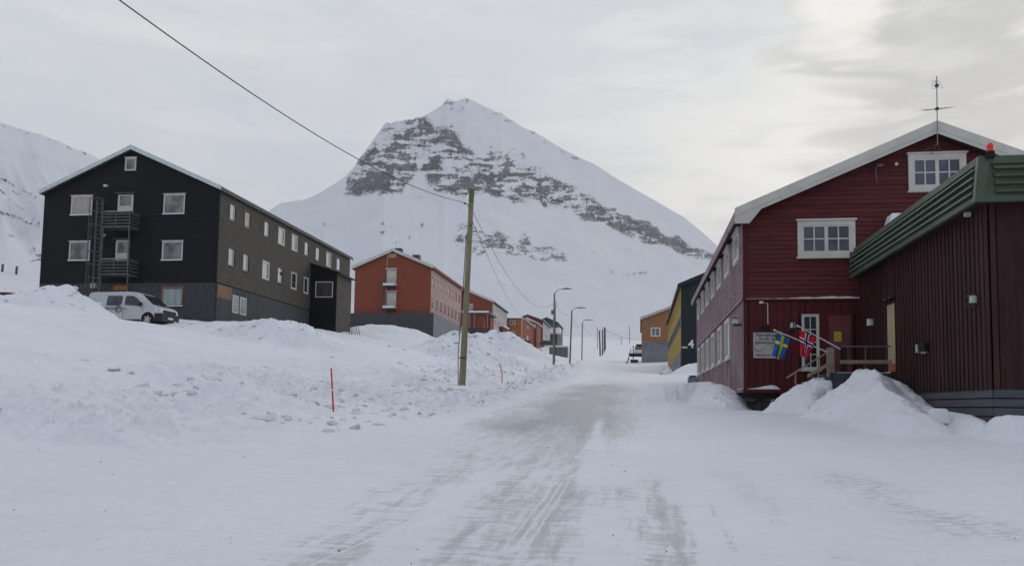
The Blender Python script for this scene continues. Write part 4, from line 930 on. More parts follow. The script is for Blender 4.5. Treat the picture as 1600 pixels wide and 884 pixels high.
# ------------------------------------------------------------------ black house at the left
VXL = 984
blk = House('black_house', 'long black gabled house with two balconies, a ladder and an olive grey side', 'house', at(337.4, 441, 51), VXL, -1)
WB = blk.uv('front', 62, 441.5)[0]; ar2, rb = blk.uv('front', 204, 235.5); eb = blk.uv('front', 341.3, 296.5)[1]
LB = blk.uv('side', 545.5, 440)[0]
blk.shell(WB, LB, eb, rb, zb=-4, ar=WB/2, m=M['core'], rake=M['mint'], rake_h=.30, go=.3, eo=.22, ov_m=M['darkmetal'], snow=.07)
FB_ = blk.F('front'); SB_ = blk.F('side')
fr_grey = M['trim']
blk.win('front', blk.rect('front', 196.5, 247, 212.8, 266.5), fr_grey, M['g_mid'], cw=.05, cap=True)
for r, g in (((112.5, 306.5, 143.5, 336.5), 'g_cur'), ((256.8, 304, 288.3, 334.7), 'g_mid'), ((109.3, 377.5, 140.2, 407.5), 'g_mid'), ((254.3, 377, 285.2, 407), 'g_mid')):
    blk.win('front', blk.rect('front', *r), fr_grey, M[g], cw=.05, cap=True, sillsnow=True, capw=.06)
blk.win('front', blk.rect('front', 253.4, 448.5, 285.6, 478.5), M['brownwood'], M['g_mint'], cw=.09, cap=True, sillsnow=True, label='frosted basement window in a bare wooden frame')
for r in ((185.3, 304.5, 207.8, 331.5), (182, 375.5, 201.5, 406.5)):
    rc_ = blk.rect('front', *r); blk.holes['front'].append(rc_)
    d_ = rpart(blk, 'balcony_door', M['trim'], 'front', rc_, .003, .04)
    w = rc_[1]-rc_[0]; h = rc_[3]-rc_[2]; rpart(blk, 'pane', M['g_mid'], 'front', (rc_[0]+.13*w, rc_[1]-.13*w, rc_[2]+.36*h, rc_[3]-.08*h), .041, .046, parent=d_)
    rpart(blk, 'door_hood', M['metal'], 'front', (rc_[0]-.15, rc_[1]+.15, rc_[3]+.06, rc_[3]+.10), .03, .25, parent=d_)
rpart(blk, 'orange_panel', M['orangewood'], 'front', blk.rect('front', 178, 446, 199, 453.5), .03, .05)
blk.boards_h('front', .02, rb-.1, .155, M['black'], t=.028)
blk.boards_v('front', 0, WB, -3.9, -.02, .19, M['grey'], t=.02)
top = [(118, 155), (193, 228), (292, 323), (364, 396), (432, 460), (494, 519), (550, 575), (604, 628), (655, 678)]
bot = [(110, 150), (184, 220), (283, 318), (358, 388), (427, 455), (490, 513)]
b1 = blk.uv('side', 358, 314.5)[1]; b0 = blk.uv('side', 358, 345)[1]; c1_ = blk.uv('side', 355, 383.5)[1]; c0_ = blk.uv('side', 355, 416)[1]
for i, (x0, x1) in enumerate(top):
    a0 = blk.uv('side', 320+x0*.3167, 330)[0]; a1 = blk.uv('side', 320+x1*.3167, 330)[0]
    dark = i in (0, 1, 2, 5, 6, 8); blk.win('side', (a0, a1, b0, b1), M['darkmetal'] if dark else M['trim_w'], M['g_light' if i not in (1,) else 'g_mid'], cw=.09, sash=.05, proud=.06, pane2=M['g_dark'], split=(.6, .75, .55, .7, .5, .62, .7, .55, .6)[i])
for i, (x0, x1) in enumerate(bot):
    a0 = blk.uv('side', 320+x0*.3167, 400)[0]; a1 = blk.uv('side', 320+x1*.3167, 400)[0]
    dark = i in (0, 1, 3); blk.win('side', (a0, a1, c0_, c1_), M['darkmetal'] if dark else M['trim'], M['g_light' if i < 4 else 'g_mid'], cw=.09, sash=.05, proud=.06, pane2=M['g_dark'], split=(.6, .55, .7, .5, .3, .3)[i])
for x0, x1 in ((362.5, 372), (374.5, 384.5)):
    a0 = blk.uv('side', x0, 470)[0]; a1 = blk.uv('side', x1, 470)[0]; e1 = blk.uv('side', 362.5, 460)[1]; e0 = blk.uv('side', 362.5, 488)[1]
    blk.win('side', (a0, a1, e0, e1), M['trim'], M['g_mint'], cw=.05, sash=.04, rows=2, proud=.05)
blk.boards_h('side', .05, eb-.06, .21, M['olive'], t=.07)
blk.boards_v('side', 0, 7.2, -3.9, -.02, .17, M['grey'], t=.025)
blk.boards_h('side', -3.9, -.03, .19, M['grey'], a_rng=(7.2, LB), t=.03)
p0 = blk.uv('side', 340.2, 445)[0]; p1 = blk.uv('side', 361.5, 450)[0]; blk.boards_v('side', .18, p1, -.95, -.08, .17, M['brownwood'], t=.012, off=-.03 if False else .0, name='board', single=False)
mb = MB(); n = 10
for i in range(n):
    w = (p1-.2)/n; mb.fbox(SB_, .2+i*w+.01, .2+(i+1)*w-.01, -1.0+.05*(i % 3), -.08, .026, .036)
mb.build('bare_boards', M['brownwood'], blk.o, label='patch of bare unpainted boards near the corner', kind='stuff')
mb = MB(); mb.fbox(SB_, -.02, .10, -3.9, eb-.08, .03, .045); mb.build('corner_board', M['black'], blk.o)
for px, py in ((167, 291), (164, 368)):
    a, b = blk.uv('front', px, py); q = MB(); q.fbox(FB_, a-.12, a+.12, b-.08, b+.07, .03, .22); o_ = q.build('wall_lamp', M['lamp'], blk.o)
# porch block against the long side
pa0 = blk.uv('side', 484.5, 440)[0]
pdep = (531-484.5)/1280.0*(blk.P0.y+pa0)*1.0
pa1 = blk.uv('side', 548.5, 460, pdep)[0]
pt_in = blk.uv('front', 487, 413.5, pa0)[1]; pt_out = blk.uv('front', 531.5, 427, pa0)[1]
mb = MB(); mb.prism([(0.02, pa0, -6), (pdep, pa0, -6), (pdep, pa0, pt_out), (0.02, pa0, pt_in)], (0, pa1-pa0, 0)); mb.build('porch_wall', M['core'], blk.o)
mb = MB(); sl2 = (pt_out-pt_in)/pdep; mb.prism([(0.02, pa0-.25, pt_in+.01), (pdep+.35, pa0-.25, pt_out+.01+sl2*.35), (pdep+.35, pa0-.25, pt_out+.16+sl2*.35), (.02, pa0-.25, pt_in+.16)], (0, pa1-pa0+.5, 0)); mb.build('porch_roof', M['black'], blk.o)
Fp = lambda a, b, d: (a, pa0-d, b)
mb = MB(); z = -4.2
while z < pt_in-.05:
    am = pdep if z+.16 < pt_out else pdep*max(0, (z+.16-pt_in)/(pt_out-pt_in)); mb.hexa([Fp(.03, z, .001), Fp(am, z, .001), Fp(am, z, .03), Fp(.03, z, .03), Fp(.03, z+.16, .001), Fp(am, z+.16, .001), Fp(am, z+.16, .01), Fp(.03, z+.16, .01)]); z += .16
mb.build('siding', M['black'], blk.o, kind='stuff')
Fq = lambda a, b, d: (pdep+d, a, b); mb = MB(); z = -4.2
while z < pt_out-.05:
    mb.hexa([Fq(pa0, z, .001), Fq(pa1, z, .001), Fq(pa1, z, .03), Fq(pa0, z, .03), Fq(pa0, z+.16, .001), Fq(pa1, z+.16, .001), Fq(pa1, z+.16, .01), Fq(pa0, z+.16, .01)]); z += .16
mb.build('siding', M['olive'], blk.o, kind='stuff')
wr = blk.rect('front', 493.5, 440, 520, 464.5, pa0); wr = (-wr[1], -wr[0], wr[2], wr[3])
mb = MB(); mb.fbox(Fp, wr[0], wr[1], wr[3]-.07, wr[3], .0, .06); mb.fbox(Fp, wr[0], wr[1], wr[2], wr[2]+.07, 0, .06); mb.fbox(Fp, wr[0], wr[0]+.07, wr[2]+.07, wr[3]-.07, 0, .06); mb.fbox(Fp, wr[1]-.07, wr[1], wr[2]+.07, wr[3]-.07, 0, .06)
w_o = mb.build('window', M['trim'], blk.o); mb = MB(); mb.fbox(Fp, wr[0]+.07, wr[1]-.07, wr[2]+.07, wr[3]-.07, .032, .04); mb.build('pane', M['g_red'], w_o)
# balconies and the caged ladder
for (x0, x1, yr, yf) in ((159.8, 204, 330.5, 353.5), (156, 201.5, 404.8, 427.5)):
    a0, br = blk.uv('front', x1, yr, -1.1); a1, bf = blk.uv('front', x0, yf, -1.1)
    bo = rpart(blk, 'balcony', M['metal'], 'front', (a0, a1, bf-.08, bf+.02), .04, 1.1)
    for k in range(4):
        z = bf+.14+k*(br-bf-.1)/4; rpart(blk, 'rail_board', M['metal'], 'front', (a0, a1, z, z+.07), 1.08, 1.11, parent=bo)
    q = MB(); q.fbox(FB_, a0-.03, a1+.03, br-.03, br+.03, 1.07, 1.13); q.fbox(FB_, a0-.03, a0+.02, br-.03, br+.02, .03, 1.07); q.fbox(FB_, a1-.02, a1+.03, br-.03, br+.02, .03, 1.07); q.build('handrail', M['metal'], bo)
    lumpy_strip(FB_, a0, a1, br+.031, 1.07, 1.13, .03, 41).build('rail_snow', M['snow'], bo)
    for a in (a0, (a0+a1)/2, a1-.05): q = MB(); q.fbox(FB_, a, a+.05, bf, br, 1.112, 1.15); q.build('rail_post', M['metal'], bo)
    q = MB()
    for k in range(4): q.fbox(FB_, a1-.01, a1+.015, bf+.15+k*.22, bf+.24+k*.22, .05, 1.06); q.fbox(FB_, a0-.015, a0+.01, bf+.15+k*.22, bf+.24+k*.22, .05, 1.06)
    q.build('side_rail', M['metal'], bo, kind='stuff')
    q = MB(); b_lo = bf-2.75
    for a in (a0+.03, a1-.06): q.fbox(FB_, a, a+.07, b_lo, bf-.08, 1.0, 1.07)
    q.build('support_post', M['metal'], bo)
la, lt = blk.uv('front', 156.5, 313, -.9); lb_ = blk.uv('front', 149, 446, -.9)[1]
mb = MB()
for a in (la-.24, la+.24): mb.tube([FB_(a, lb_-1, .9), FB_(a, lt, .9)], .035, 6)
z = lb_-1
while z < lt: mb.tube([FB_(la-.24, z, .9), FB_(la+.24, z, .9)], .018, 5); z += .30
lad = mb.build('ladder', M['metal'], blk.o); mb = MB(); z = lt
while z > lb_-.2:
    mb.tube([FB_(la+.42*math.cos(t)+.02, z, .9+.36+.36*-math.cos(0)*0+.38*math.sin(t)) for t in [math.pi*k/8 for k in range(9)]], .022, 5); z -= .9
for t in (.0, .25, .5, .75, 1): mb.tube([FB_(la+.42*math.cos(math.pi*t)+.02, lb_-.2, 1.26+.38*math.sin(math.pi*t)), FB_(la+.42*math.cos(math.pi*t)+.02, lt, 1.26+.38*math.sin(math.pi*t))], .018, 5)
for t in (0, 1):
    for z in (lt, lt-1.8, lt-3.6): mb.tube([FB_(la+.42*math.cos(math.pi*t)+.02, z, 1.26), FB_(la+.24*math.cos(math.pi*t), z, .03)], .016, 5)
mb.build('ladder_cage', M['metal'], lad)
mb = MB(); a, b = blk.uv('front', 134, 443.5, -1.0); mb.fbox(FB_, a-.16, a+.16, b-.16, b+.16, .06, .3); mb.build('satellite_box', M['lamp'], blk.o)

# ------------------------------------------------------------------ rust red house
h2 = House('rust_red_house', 'rust red gabled house on a grey plinth, nearest behind the black house', 'house', at(672.3, 489.5, 102), 988, -1)
W2 = h2.uv('front', 553, 489)[0]; _, r2 = h2.uv('front', 613.5, 393.5); e2 = h2.uv('front', 672.3, 418.5)[1]; L2 = h2.uv('side', 720.5, 470)[0]
h2.shell(W2, L2, e2, r2, zb=-5, m=M['core'], rake=M['trim_w'], rake_h=.42, go=.4, eo=.35, ov_m=M['brick'], snow=.05)
h2.boards_h('front', 0, r2-.1, .16, M['brick'], t=.03); 
F2 = h2.F('front')
for (x0, y0, x1, y1) in ((605.5, 421.5, 619, 447), (605, 456.5, 618.5, 482)):
    rc_ = h2.rect('front', x0, y0, x1, y1); d_ = rpart(h2, 'balcony_door', M['trim_w'], 'front', rc_, .031, .07)
    rpart(h2, 'door_hood', M['trim_w'], 'front', (rc_[0]-.15, rc_[1]+.15, rc_[3]+.04, rc_[3]+.15), .03, .4, parent=d_)
    bo = rpart(h2, 'balcony', M['darkmetal'], 'front', (rc_[0]-.1, rc_[1]+.3, rc_[2]-.15, rc_[2]-.03), .03, 1.0)
    q = MB(); q.fbox(F2, rc_[0]-.08, rc_[1]+.28, rc_[2]-.029, rc_[2]+.28, .1, 1.0); q.build('balcony_snow', M['snow'], bo)
    q = MB()
    for a in (rc_[0]-.1, rc_[1]+.28): q.tube([F2(a, rc_[2]-.1, 1.0), F2(a, rc_[2]+1.0, 1.0)], .03, 5)
    for k in range(4): q.tube([F2(rc_[0]-.1, rc_[2]+.3+k*.23, 1.0), F2(rc_[1]+.28, rc_[2]+.3+k*.23, 1.0)], .02, 5)
    q.build('railing', M['metal'], bo)
mb = MB()
for px in (597, 602.5): a, bt = h2.uv('front', px, 434, -.5); mb.tube([F2(a, -.6, .5), F2(a, bt, .5)], .05, 6)
a0 = h2.uv('front', 602.5, 440, -.5)[0]; a1 = h2.uv('front', 597, 440, -.5)[0]; z = -.6
while z < bt: mb.tube([F2(a0, z, .5), F2(a1, z, .5)], .03, 5); z += .45
mb.build('ladder', M['metal'], h2.o)
q = MB(); a, b = h2.uv('front', 613, 399.5); q.fbox(F2, a-.55, a+.55, b-.25, b+.3, .031, .05); q.build('attic_panel', M['pinewood'], h2.o)
q = MB(); a, b = h2.uv('front', 605.5, 395); q.tube([F2(a, -.4, .06), F2(a, b, .06)], .03, 5); q.build('down_pipe', M['trim'], h2.o)
pl = h2.uv('front', 549, 490)[0]; mb = MB(); mb.box(-pl, .55, -.5, L2, -5, -.03); mb.build('plinth', M['core'], h2.o)
mb = MB(); z = -4.5
while z < -.1: mb.hexa([(-pl, -.5, z), (.55, -.5, z), (.55, -.54, z), (-pl, -.54, z), (-pl, -.5, z+.26), (.55, -.5, z+.26), (.55, -.51, z+.26), (-pl, -.51, z+.26)]); z += .265
mb.build('siding', M['grey'], h2.o, kind='stuff')
mb = MB(); mb.box(.551, .58, -.5, L2, -5, -.04); mb.build('rimed_plinth', M['grey_cool'], h2.o)
def side_windows(H, y_rows, n, x0, x1, wpane, frame, w=.9, cw=.05):
    A0 = H.uv('side', x0, 440)[0]; A1 = H.uv('side', x1, 440)[0]
    for (b0, b1) in y_rows:
        for k in range(n):
            a = A0+(A1-A0)*k/(n-1); H.win('side', (a, a+w, b0, b1), frame, wpane, cw=cw, proud=.05)
side_windows(h2, [(.9, 2.1), (3.6, 4.8)], 8, 674.5, 717, M['g_dark'], M['brick'], .9)
h2.boards_h('side', .0, e2-.1, .2, M['brick_frost'], t=.03)
for px, m_, hh in ((623, 'stone', 1.0), (651, 'darkmetal', 1.1)):
    c = at(px, 395 if px < 640 else 404, 104)-h2.P0; q = MB(); q.box(c.x-.45, c.x+.45, 1.6, 2.6, c.z-1.2, c.z+(.55 if px < 640 else .45)); q.build('chimney', M[m_], h2.o)
a, b = h2.uv('front', 619, 398); t_ = h2.uv('front', 619, 377)[1]; antenna(h2, (-a, -.2, b), (-a, -.2, t_), [(.9, 1.1, R(20), 4, .3, .2)])

# ------------------------------------------------------------------ farther houses of the left row
def far_house(name, label, P, vx, xl, yb, xr_, y_e, ridge, xfar, m_front, m_side, rake='trim_w', winrows=(), nwin=6, pane='g_mid', frame='trim', eo=.3, wz=(674, 717), plinth=None, snow=.25):
    H = House(name, label, 'house', P, vx, -1)
    W = H.uv('front', xl, yb)[0]; e = H.uv('front', xr_, y_e)[1]; r = H.uv('front', *ridge)[1]; L = H.uv('side', xfar, y_e)[0]
    H.shell(W, L, e, r, zb=-5, m=M['core'], rake=M[rake], rake_h=.4, go=.4, eo=eo, ov_m=M['roof'], snow=snow)
    H.boards_h('front', -4, r-.1, .2, M[m_front], t=.03)
    if winrows: side_windows(H, winrows, nwin, wz[0], wz[1], M[pane], M[frame], .9)
    H.boards_h('side', -4, e-.1, .2, M[m_side], t=.03)
    return H
h3 = far_house('brown_red_house', 'brown red house with a pale side and a snow roofed porch, behind the tall pole', at(769, 516, 155), 990, 679, 516, 769, 472, (725, 453), 792.5, 'brick', 'pale', winrows=[(1.2, 2.5), (3.7, 5.0)], nwin=6, wz=(771, 789))
# porch of it
pc = at(733, 513, 148)-h3.P0; px0 = at(762, 513, 148).x-h3.P0.x
e_ = h3.o
mb = MB(); mb.box(pc.x-5, px0-.9, -6.9, -.1, -5, 2.35); mb.build('porch_wall', M['brick'], e_)
mb = MB(); mb.box(px0-.9, px0-.1, -4, -.1, -5, 2.35); mb.build('porch_wall', M['brick'], e_)
mb = MB(); mb.prism([(pc.x-5, -7.6, 2.36), (px0+.5, -7.6, 2.36), (px0+.5, -7.6, 2.65), (pc.x-5, -7.6, 2.65)], (0, 7.4, 0)); mb.build('porch_roof', M['metal'], e_)
mb = MB(); mb.prism([(pc.x-4.7, -7.3, 2.66), (px0+.2, -7.3, 2.66), (px0-.6, -4, 3.3), (pc.x-4.7, -4, 3.3)], (0, 3.8, .02)); mb.build('roof_snow', M['snow'], e_)
mb = MB()
for x in (px0-.05, px0-3.4, pc.x+1): mb.box(x-.09, x+.09, -7.5, -7.3, -2, 2.35)
mb.build('porch_post', M['wood'], e_)
mb = MB()
for k in range(12): x = pc.x-1+k*.42; mb.box(x, x+.28, -8.6, -8.5, -1.9, -.35)
mb.box(pc.x-1, px0+.3, -8.5, -8.42, -.5, -.38); mb.build('fence_panel', M['stone'], e_)
bo = MB(); bx = at(739.5, 485, 154).x-h3.P0.x
for k in range(4): bo.box(bx-1.9, bx, -1.3, -1.2, 3.5+k*.42, 3.72+k*.42)
bo.box(bx-1.9, bx, -1.3, -.1, 3.2, 3.4); bo.build('balcony', M['trim_w'], e_)
q = MB(); gx0 = h3.uv('side', 780, 505)[0]; gx1 = h3.uv('side', 788.5, 505)[0]; q.box(.03, .8, gx0, gx1, -5, 1.55); q.build('entrance_box', M['darkred'], e_)
q = MB(); q.box(.0, 1.0, gx0-.3, gx1+.3, 1.552, 1.9); q.build('entrance_snow', M['snow'], e_)

# orange house: snow topped front wing, side wing and a stepped forward block
P4 = at(816.3, 525, 175); h4 = House('orange_house', 'orange house with white framed windows and a snow covered flat roof', 'house', P4, 990, -1)
W4 = h4.uv('front', 792, 520)[0]; T4 = h4.uv('front', 816, 497.5)[1]; L4 = 26
mb = MB(); mb.box(-W4-2, 0, 0, L4, -5, T4); mb.build('wall', M['core'], h4.o)
h4.e = T4; h4.r = T4+1; h4.ar = W4/2; h4.W = W4+2; h4.L = L4
def w4(x0, y0, x1, y1): h4.win('front', h4.rect('front', x0, y0, x1, y1), M['trim_w'], M['g_mid'], groups=2, cw=.12, sash=.06, proud=.07)
w4(796.3, 500, 805.5, 507.5); w4(796.3, 517, 805.5, 524.5)
h4.win('side', (7, 10, 3.0-.6, T4-.8), M['pinewood'], M['g_mid'], groups=2, cw=.15); h4.win('side', (7, 10, -.9, .8), M['trim_w'], M['g_mid'], groups=2, cw=.15)
h4.boards_h('front', -4.5, T4-.05, .2, M['orange'], t=.03); h4.boards_h('side', -4.5, T4-.05, .2, M['orange_d'], t=.03)
mb = MB(); mb.box(-W4-2.2, .35, -.35, L4, T4+.002, T4+.14); mb.build('roof', M['trim_w'], h4.o)
mb = MB(); mb.prism([(-W4-2, -.3, T4+.142), (.3, -.3, T4+.142), (-.6, 1.2, T4+.6), (-W4-1, 1.2, T4+.75)], (0, 20, .3)); mb.build('roof_snow', M['snow'], h4.o)
ca = h4.uv('front', 815.5, 498)[0]; q = MB(); q.box(-.25, -.05, -.06, -.031, -4, T4); q.build('corner_board', M['trim_w'], h4.o)
mb = MB(); x1 = at(839.5, 520, 196).x-P4.x; z1 = at(830, 502, 196).z-P4.z; mb.box(-2, x1, 21, 30, -5, z1); bk = mb.build('wing', M['orange_d'], h4.o, label='burnt orange wing stepping forward with one square window')
q = MB(); q.prism([(-2, 20.7, z1+.6), (x1+.4, 20.7, z1-.6), (x1+.4, 20.7, z1-.3), (-2, 20.7, z1+1.1)], (0, 9.5, 0)); q.build('wing_roof', M['trim_w'], bk)
wx0 = at(830.5, 511, 196).x-P4.x; wx1 = at(838, 511, 196).x-P4.x; wz0 = at(834, 513, 196).z-P4.z; wz1 = at(834, 506.5, 196).z-P4.z
q = MB(); q.box(wx0, wx1, 20.93, 20.99, wz0, wz1); w_ = q.build('window', M['trim_w'], h4.o); q = MB(); q.box(wx0+.3, wx1-.3, 20.9, 20.929, wz0+.22, wz1-.2); q.build('pane', M['g_mid'], w_)

h5 = far_house('wine_red_house', 'dark wine red house with a pale windowed side beyond the orange house', at(848, 531, 226), 990, 800, 531, 848, 502, (826.5, 493.5), 859.6, 'darkred', 'pale', rake='darkred', winrows=[(1.0, 2.4), (3.6, 4.8)], nwin=6, wz=(849, 857.5))
h6 = far_house('dark_green_house', 'dark green gabled house with a pale green side, last of the left row', at(871, 541, 262), 990, 836, 541, 871, 505, (855, 497.5), 879.3, 'dgreen', 'yshade', rake='dgreen', winrows=[(1.2, 2.6), (3.9, 5.2)], nwin=4, wz=(872, 877.5))
q = MB(); c = at(868, 514, 255)-h6.P0; q.box(c.x-4.5, c.x+1.2, -5.5, -1, c.z-1, c.z+.6); q.build('porch_snow', M['snow'], h6.o)

# ------------------------------------------------------------------ dark green and mustard house, tan house (right row)
gy = House('green_yellow_house', 'black green gabled house with mustard yellow side and a white figure four', 'house', at(1064.3, 581, 75), 1000, 1)
Wg = 11.5; eg = gy.uv('front', 1064, 448)[1]; rg = eg+5.2*.47; Lg = gy.uv('side', 1043.8, 500)[0]
gy.shell(Wg, Lg, eg, rg, zb=-3, m=M['core'], rake=M['teal'], rake_h=.35, go=.35, eo=.3, ov_m=M['darkmetal'], snow=.06)
gy.boards_h('front', -1, rg-.1, .17, M['teal'], t=.03)
zs = [gy.uv('side', 1063.6, y)[1] for y in (581, 549.5, 511.5, 493, 449)]
for k in range(9):
    a = 1.4+k*(Lg-3.5)/8; gy.win('side', (a, a+1.6, zs[2]+.1, zs[3]-.05), M['yshade'], M['g_mid'], cw=.06); 
for k in range(9):
    a = 1.4+k*(Lg-3.5)/8; gy.win('side', (a, a+1.1, zs[3]+.9, zs[4]-.35), M['yellow'], M['g_mid'], cw=.06)
gy.boards_v('side', 0, Lg, -2, zs[1]-.01, .25, M['grey_cool'], t=.02); gy.boards_v('side', 0, Lg, zs[1]+.01, zs[2], .25, M['yellow'], t=.03)
gy.boards_v('side', 0, Lg, zs[2]+.01, zs[3], .4, M['yshade'], t=.02); gy.boards_v('side', 0, Lg, zs[3]+.01, eg-.05, .25, M['yellow'], t=.03)
q = MB(); q.fbox(gy.F('side'), 0, .8, 0-2, zs[1], .021, .06); q.build('corner_panel', M['yshade'], gy.o)
a0, z0 = gy.uv('front', 1075.3, 543); a1, z1 = gy.uv('front', 1083, 530.5)
text_mesh('number', '4', (z1-z0)*1.4, M['white'], gy.o, (a0, -.04, z0), (R(90), 0, 0), extrude=.01, bold=.025)
rpart(gy, 'name_plate', M['trim'], 'front', gy.rect('front', 1065.6, 541.3, 1074, 543.8), .03, .05)

tn = House('tan_house', 'tan boarded house on a grey plinth with one white framed window', 'house', at(1003, 573.5, 128), 1000, 1)
Wt = 10.5; zf = tn.uv('front', 1004, 534.5)[1]; et = tn.uv('front', 1003, 499)[1]; rt = tn.uv('front', 1047, 482.5)[1]; Lt = 22
at_ = tn.uv('front', 1047, 482)[0]
rt2 = et+(rt-et)/at_*Wt/2
tn.shell(Wt, Lt, et, rt2, zb=-3, m=M['core'], rake=M['pale'], rake_h=.42, go=.4, eo=.25, ov_m=M['darkred'], snow=.08)
tn.win('front', tn.rect('front', 1016.5, 511, 1032, 526), M['trim_w'], M['g_mid'], groups=2, cw=.16, sash=.06, proud=.07)
tn.boards_h('front', zf, rt2-.1, .2, M['tan'], t=.03); tn.boards_h('front', -2, zf-.01, .3, M['grey_cool'], t=.02); tn.boards_h('side', zf, et-.1, .2, M['brick_frost'], t=.03)
lumpy_strip(tn.F('front'), 2.6, 4.2, zf, .03, .3, .12, 51, .3).build('ledge_snow', M['snow'], tn.o)
lumpy_strip(tn.F('front'), .2, 1.6, zf, .03, .25, .06, 52, .3).build('ledge_snow', M['snow'], tn.o)

# open wood store leaning at the tan house
ws = empty('wood_store', at(994, 576, 122), 0, 'dark open timber store with stacked planks left of the tan house', 'shed'); wo = ws.location
def wbox(name, m, x0, y0, x1, y1, d0=0, d1=1.6):
    a = at(x0, y1, 122)-wo; b = at(x1, y0, 122)-wo; q = MB(); q.box(min(a.x, b.x), max(a.x, b.x), d0, d1, a.z, b.z); return q.build(name, M[m], ws)
wbox('post', 'pole_dark', 988.6, 540, 990.2, 577, 0, .15); wbox('plank', 'pole_dark', 982.3, 551.5, 1002.6, 553.5); wbox('plank', 'core', 984, 553.8, 1002.6, 556); wbox('roof', 'brownwood', 992, 541, 1002.6, 544.5); wbox('roof', 'core', 994, 537.5, 1002.6, 540.5)
wbox('crate', 'brownwood', 990.4, 567, 1002.6, 577, .1, 1.4); wbox('tarpaulin', 'core', 985, 561.5, 997, 565.5, .2, 1.4); wbox('shelf_snow', 'snow', 991, 545.5, 1002.6, 551.2, .2, 1.2)
for x0, y0, x1, y1 in ((977, 578, 986, 545), (974, 574, 983, 560)):
    q = MB(); q.tube([at(x0, y0, 121)-wo, at(x1, y1, 121.5)-wo], .07, 5); q.build('leaning_pole', M['pole_dark'], ws)

# ------------------------------------------------------------------ utility pole, street lamps, wires
def pole_thing(name, label, cat, bx, by, tx, ty, Y, r0, r1, m, group=None, lamp=None, bury=.8, m_top=None):
    B = at(bx, by, Y); T = at(tx, ty, Y); e = empty(name, B, 0, label, cat, group)
    g = hz(B.x, B.y); q = MB(); q.tube([Vector((0, 0, min(-bury, g-B.z-.4))), Vector((0, 0, 0)), (T-B)*.5, T-B], r0, 12, r1=r1); q.build('post', m, e, smooth=True)
    return e, B, T
e1, B1, T1 = pole_thing('utility_pole', 'tall leaning wooden utility pole with a greenish top, nearest the road', 'pole', 722.3, 597, 737.3, 296, 34, .165, .105, M['pole'])
d1 = (T1-B1); q = MB(); q.tube([d1*.93, d1*1.001], .115, 12, r1=.108); q.build('pole_cap', M['pole_green'], e1)
q = MB(); q.tube([Vector((-.17, 0, -.3)), Vector((-.20, -.02, 1.2)), Vector((-.16, 0, 2.0)), d1*.5+Vector((-.165, 0, 0)), d1*.76+Vector((-.14, 0, 0)), d1*.80+Vector((.05, -.12, .1)), d1*.82+Vector((.13, 0, 0))], .018, 6); q.build('down_cable', M['wire'], e1)
q = MB(); q.tube([d1*.915+Vector((-.25, 0, .1)), d1*.92+Vector((-.12, 0, .0)), d1*.90+Vector((-.10, 0, 0))], .02, 6); q.tube([d1*.915+Vector((-.33, 0, .10)), d1*.915+Vector((-.22, 0, .09))], .035, 8); q.build('insulator', M['wire'], e1)
q = MB(); q.tube([Vector((0, 0, 1.02)), Vector((0, 0, 1.05))], .172, 12); q.build('band', M['wire'], e1)
def street_lamp(label, b, t, Y, headx, heady, r=.11, m='pole_dark', group='street lamps along the left of the road'):
    e, B, T = pole_thing('street_lamp', label, 'street lamp', b[0], b[1], t[0], t[1], Y, r, r*.7, M[m], group)
    h = at(headx, heady, Y)-B; d = T-B
    q = MB(); q.tube([d-Vector((0, 0, .3)), d+Vector((.0, -.05, .0)), d+(h-d)*.35+Vector((0, 0, .55*(h-d).z)), d+(h-d)*.7+Vector((0, 0, .30*(h-d).z))*1.0, h], .035, 8); a = q.build('arm', M['metal'], e)
    w = .8*Y/80; q = MB(); q.prism([h+Vector((-.35*w, -.12, -.03)), h+Vector((.75*w, -.12, -.02)), h+Vector((.75*w, -.12, .03)), h+Vector((.1*w, -.12, .11)), h+Vector((-.35*w, -.12, .05))], (0, .24, 0)); q.build('lamp_head', M['metal'], e)
    return e, B, T
s1 = street_lamp('nearest street lamp, on a brown wooden post with a meter box', (865, 567), (866.3, 458.5), 82, 884, 451.5, .12, 'pole')
q = MB(); d = s1[2]-s1[1]; q.box(d.x-.30, d.x-.1, -.15, .05, d.z*.70, d.z*.76); q.build('meter_box', M['metal'], s1[0])
q = MB(); q.tube([Vector((.13, -.05, 0)), Vector((.13, -.05, d.z*.75)), Vector((.2, -.05, d.z*.9))], .03, 6); q.build('down_cable', M['wire'], s1[0])
s2 = street_lamp('second street lamp from the big pole, tall and thin', (890, 576), (893.6, 485.5), 98, 906, 481, .11)
s3 = street_lamp('third street lamp, small and far down the road', (909, 568.5), (910, 504), 140, 918, 500, .11)
for i, (bx, by, tx, ty, Y, r, lb) in enumerate(((938, 558.6, 936.6, 516, 205, .22, 'leftmost thick pole of the far cluster'), (941.5, 556, 941.3, 514.5, 215, .19, 'second pole from the left in the far cluster'), (943.9, 547.5, 943.9, 511.5, 245, .16, 'thin third pole of the far cluster'), (945.7, 542.4, 945.4, 511.2, 275, .24, 'rightmost dark pole of the far cluster'), (933.5, 537, 933.3, 511, 300, .12, 'faint thin pole left of the far cluster'), (983.7, 527, 983.6, 508.5, 420, .16, 'thin mast standing alone above the far slope'), (970.8, 544, 970.7, 526.6, 380, .13, 'thin lower mast left of the lone far mast'))):
    pole_thing('far_pole', lb, 'pole', bx, by, tx, ty, Y, r, r*.8, M['pole_dark'], 'poles far up the road', bury=3)
def wire(label, P, Q, sag, r=.02, n=24, group='overhead cables'):
    e = MB(); P = Vector(P); Q = Vector(Q); pts = []
    for i in range(n+1):
        t = i/n; p = P.lerp(Q, t); p.z -= sag*4*t*(1-t); pts.append(p)
    e.tube(pts, r, 6); e.build('cable', M['wire'], None, label, 'cable', group, smooth=True)
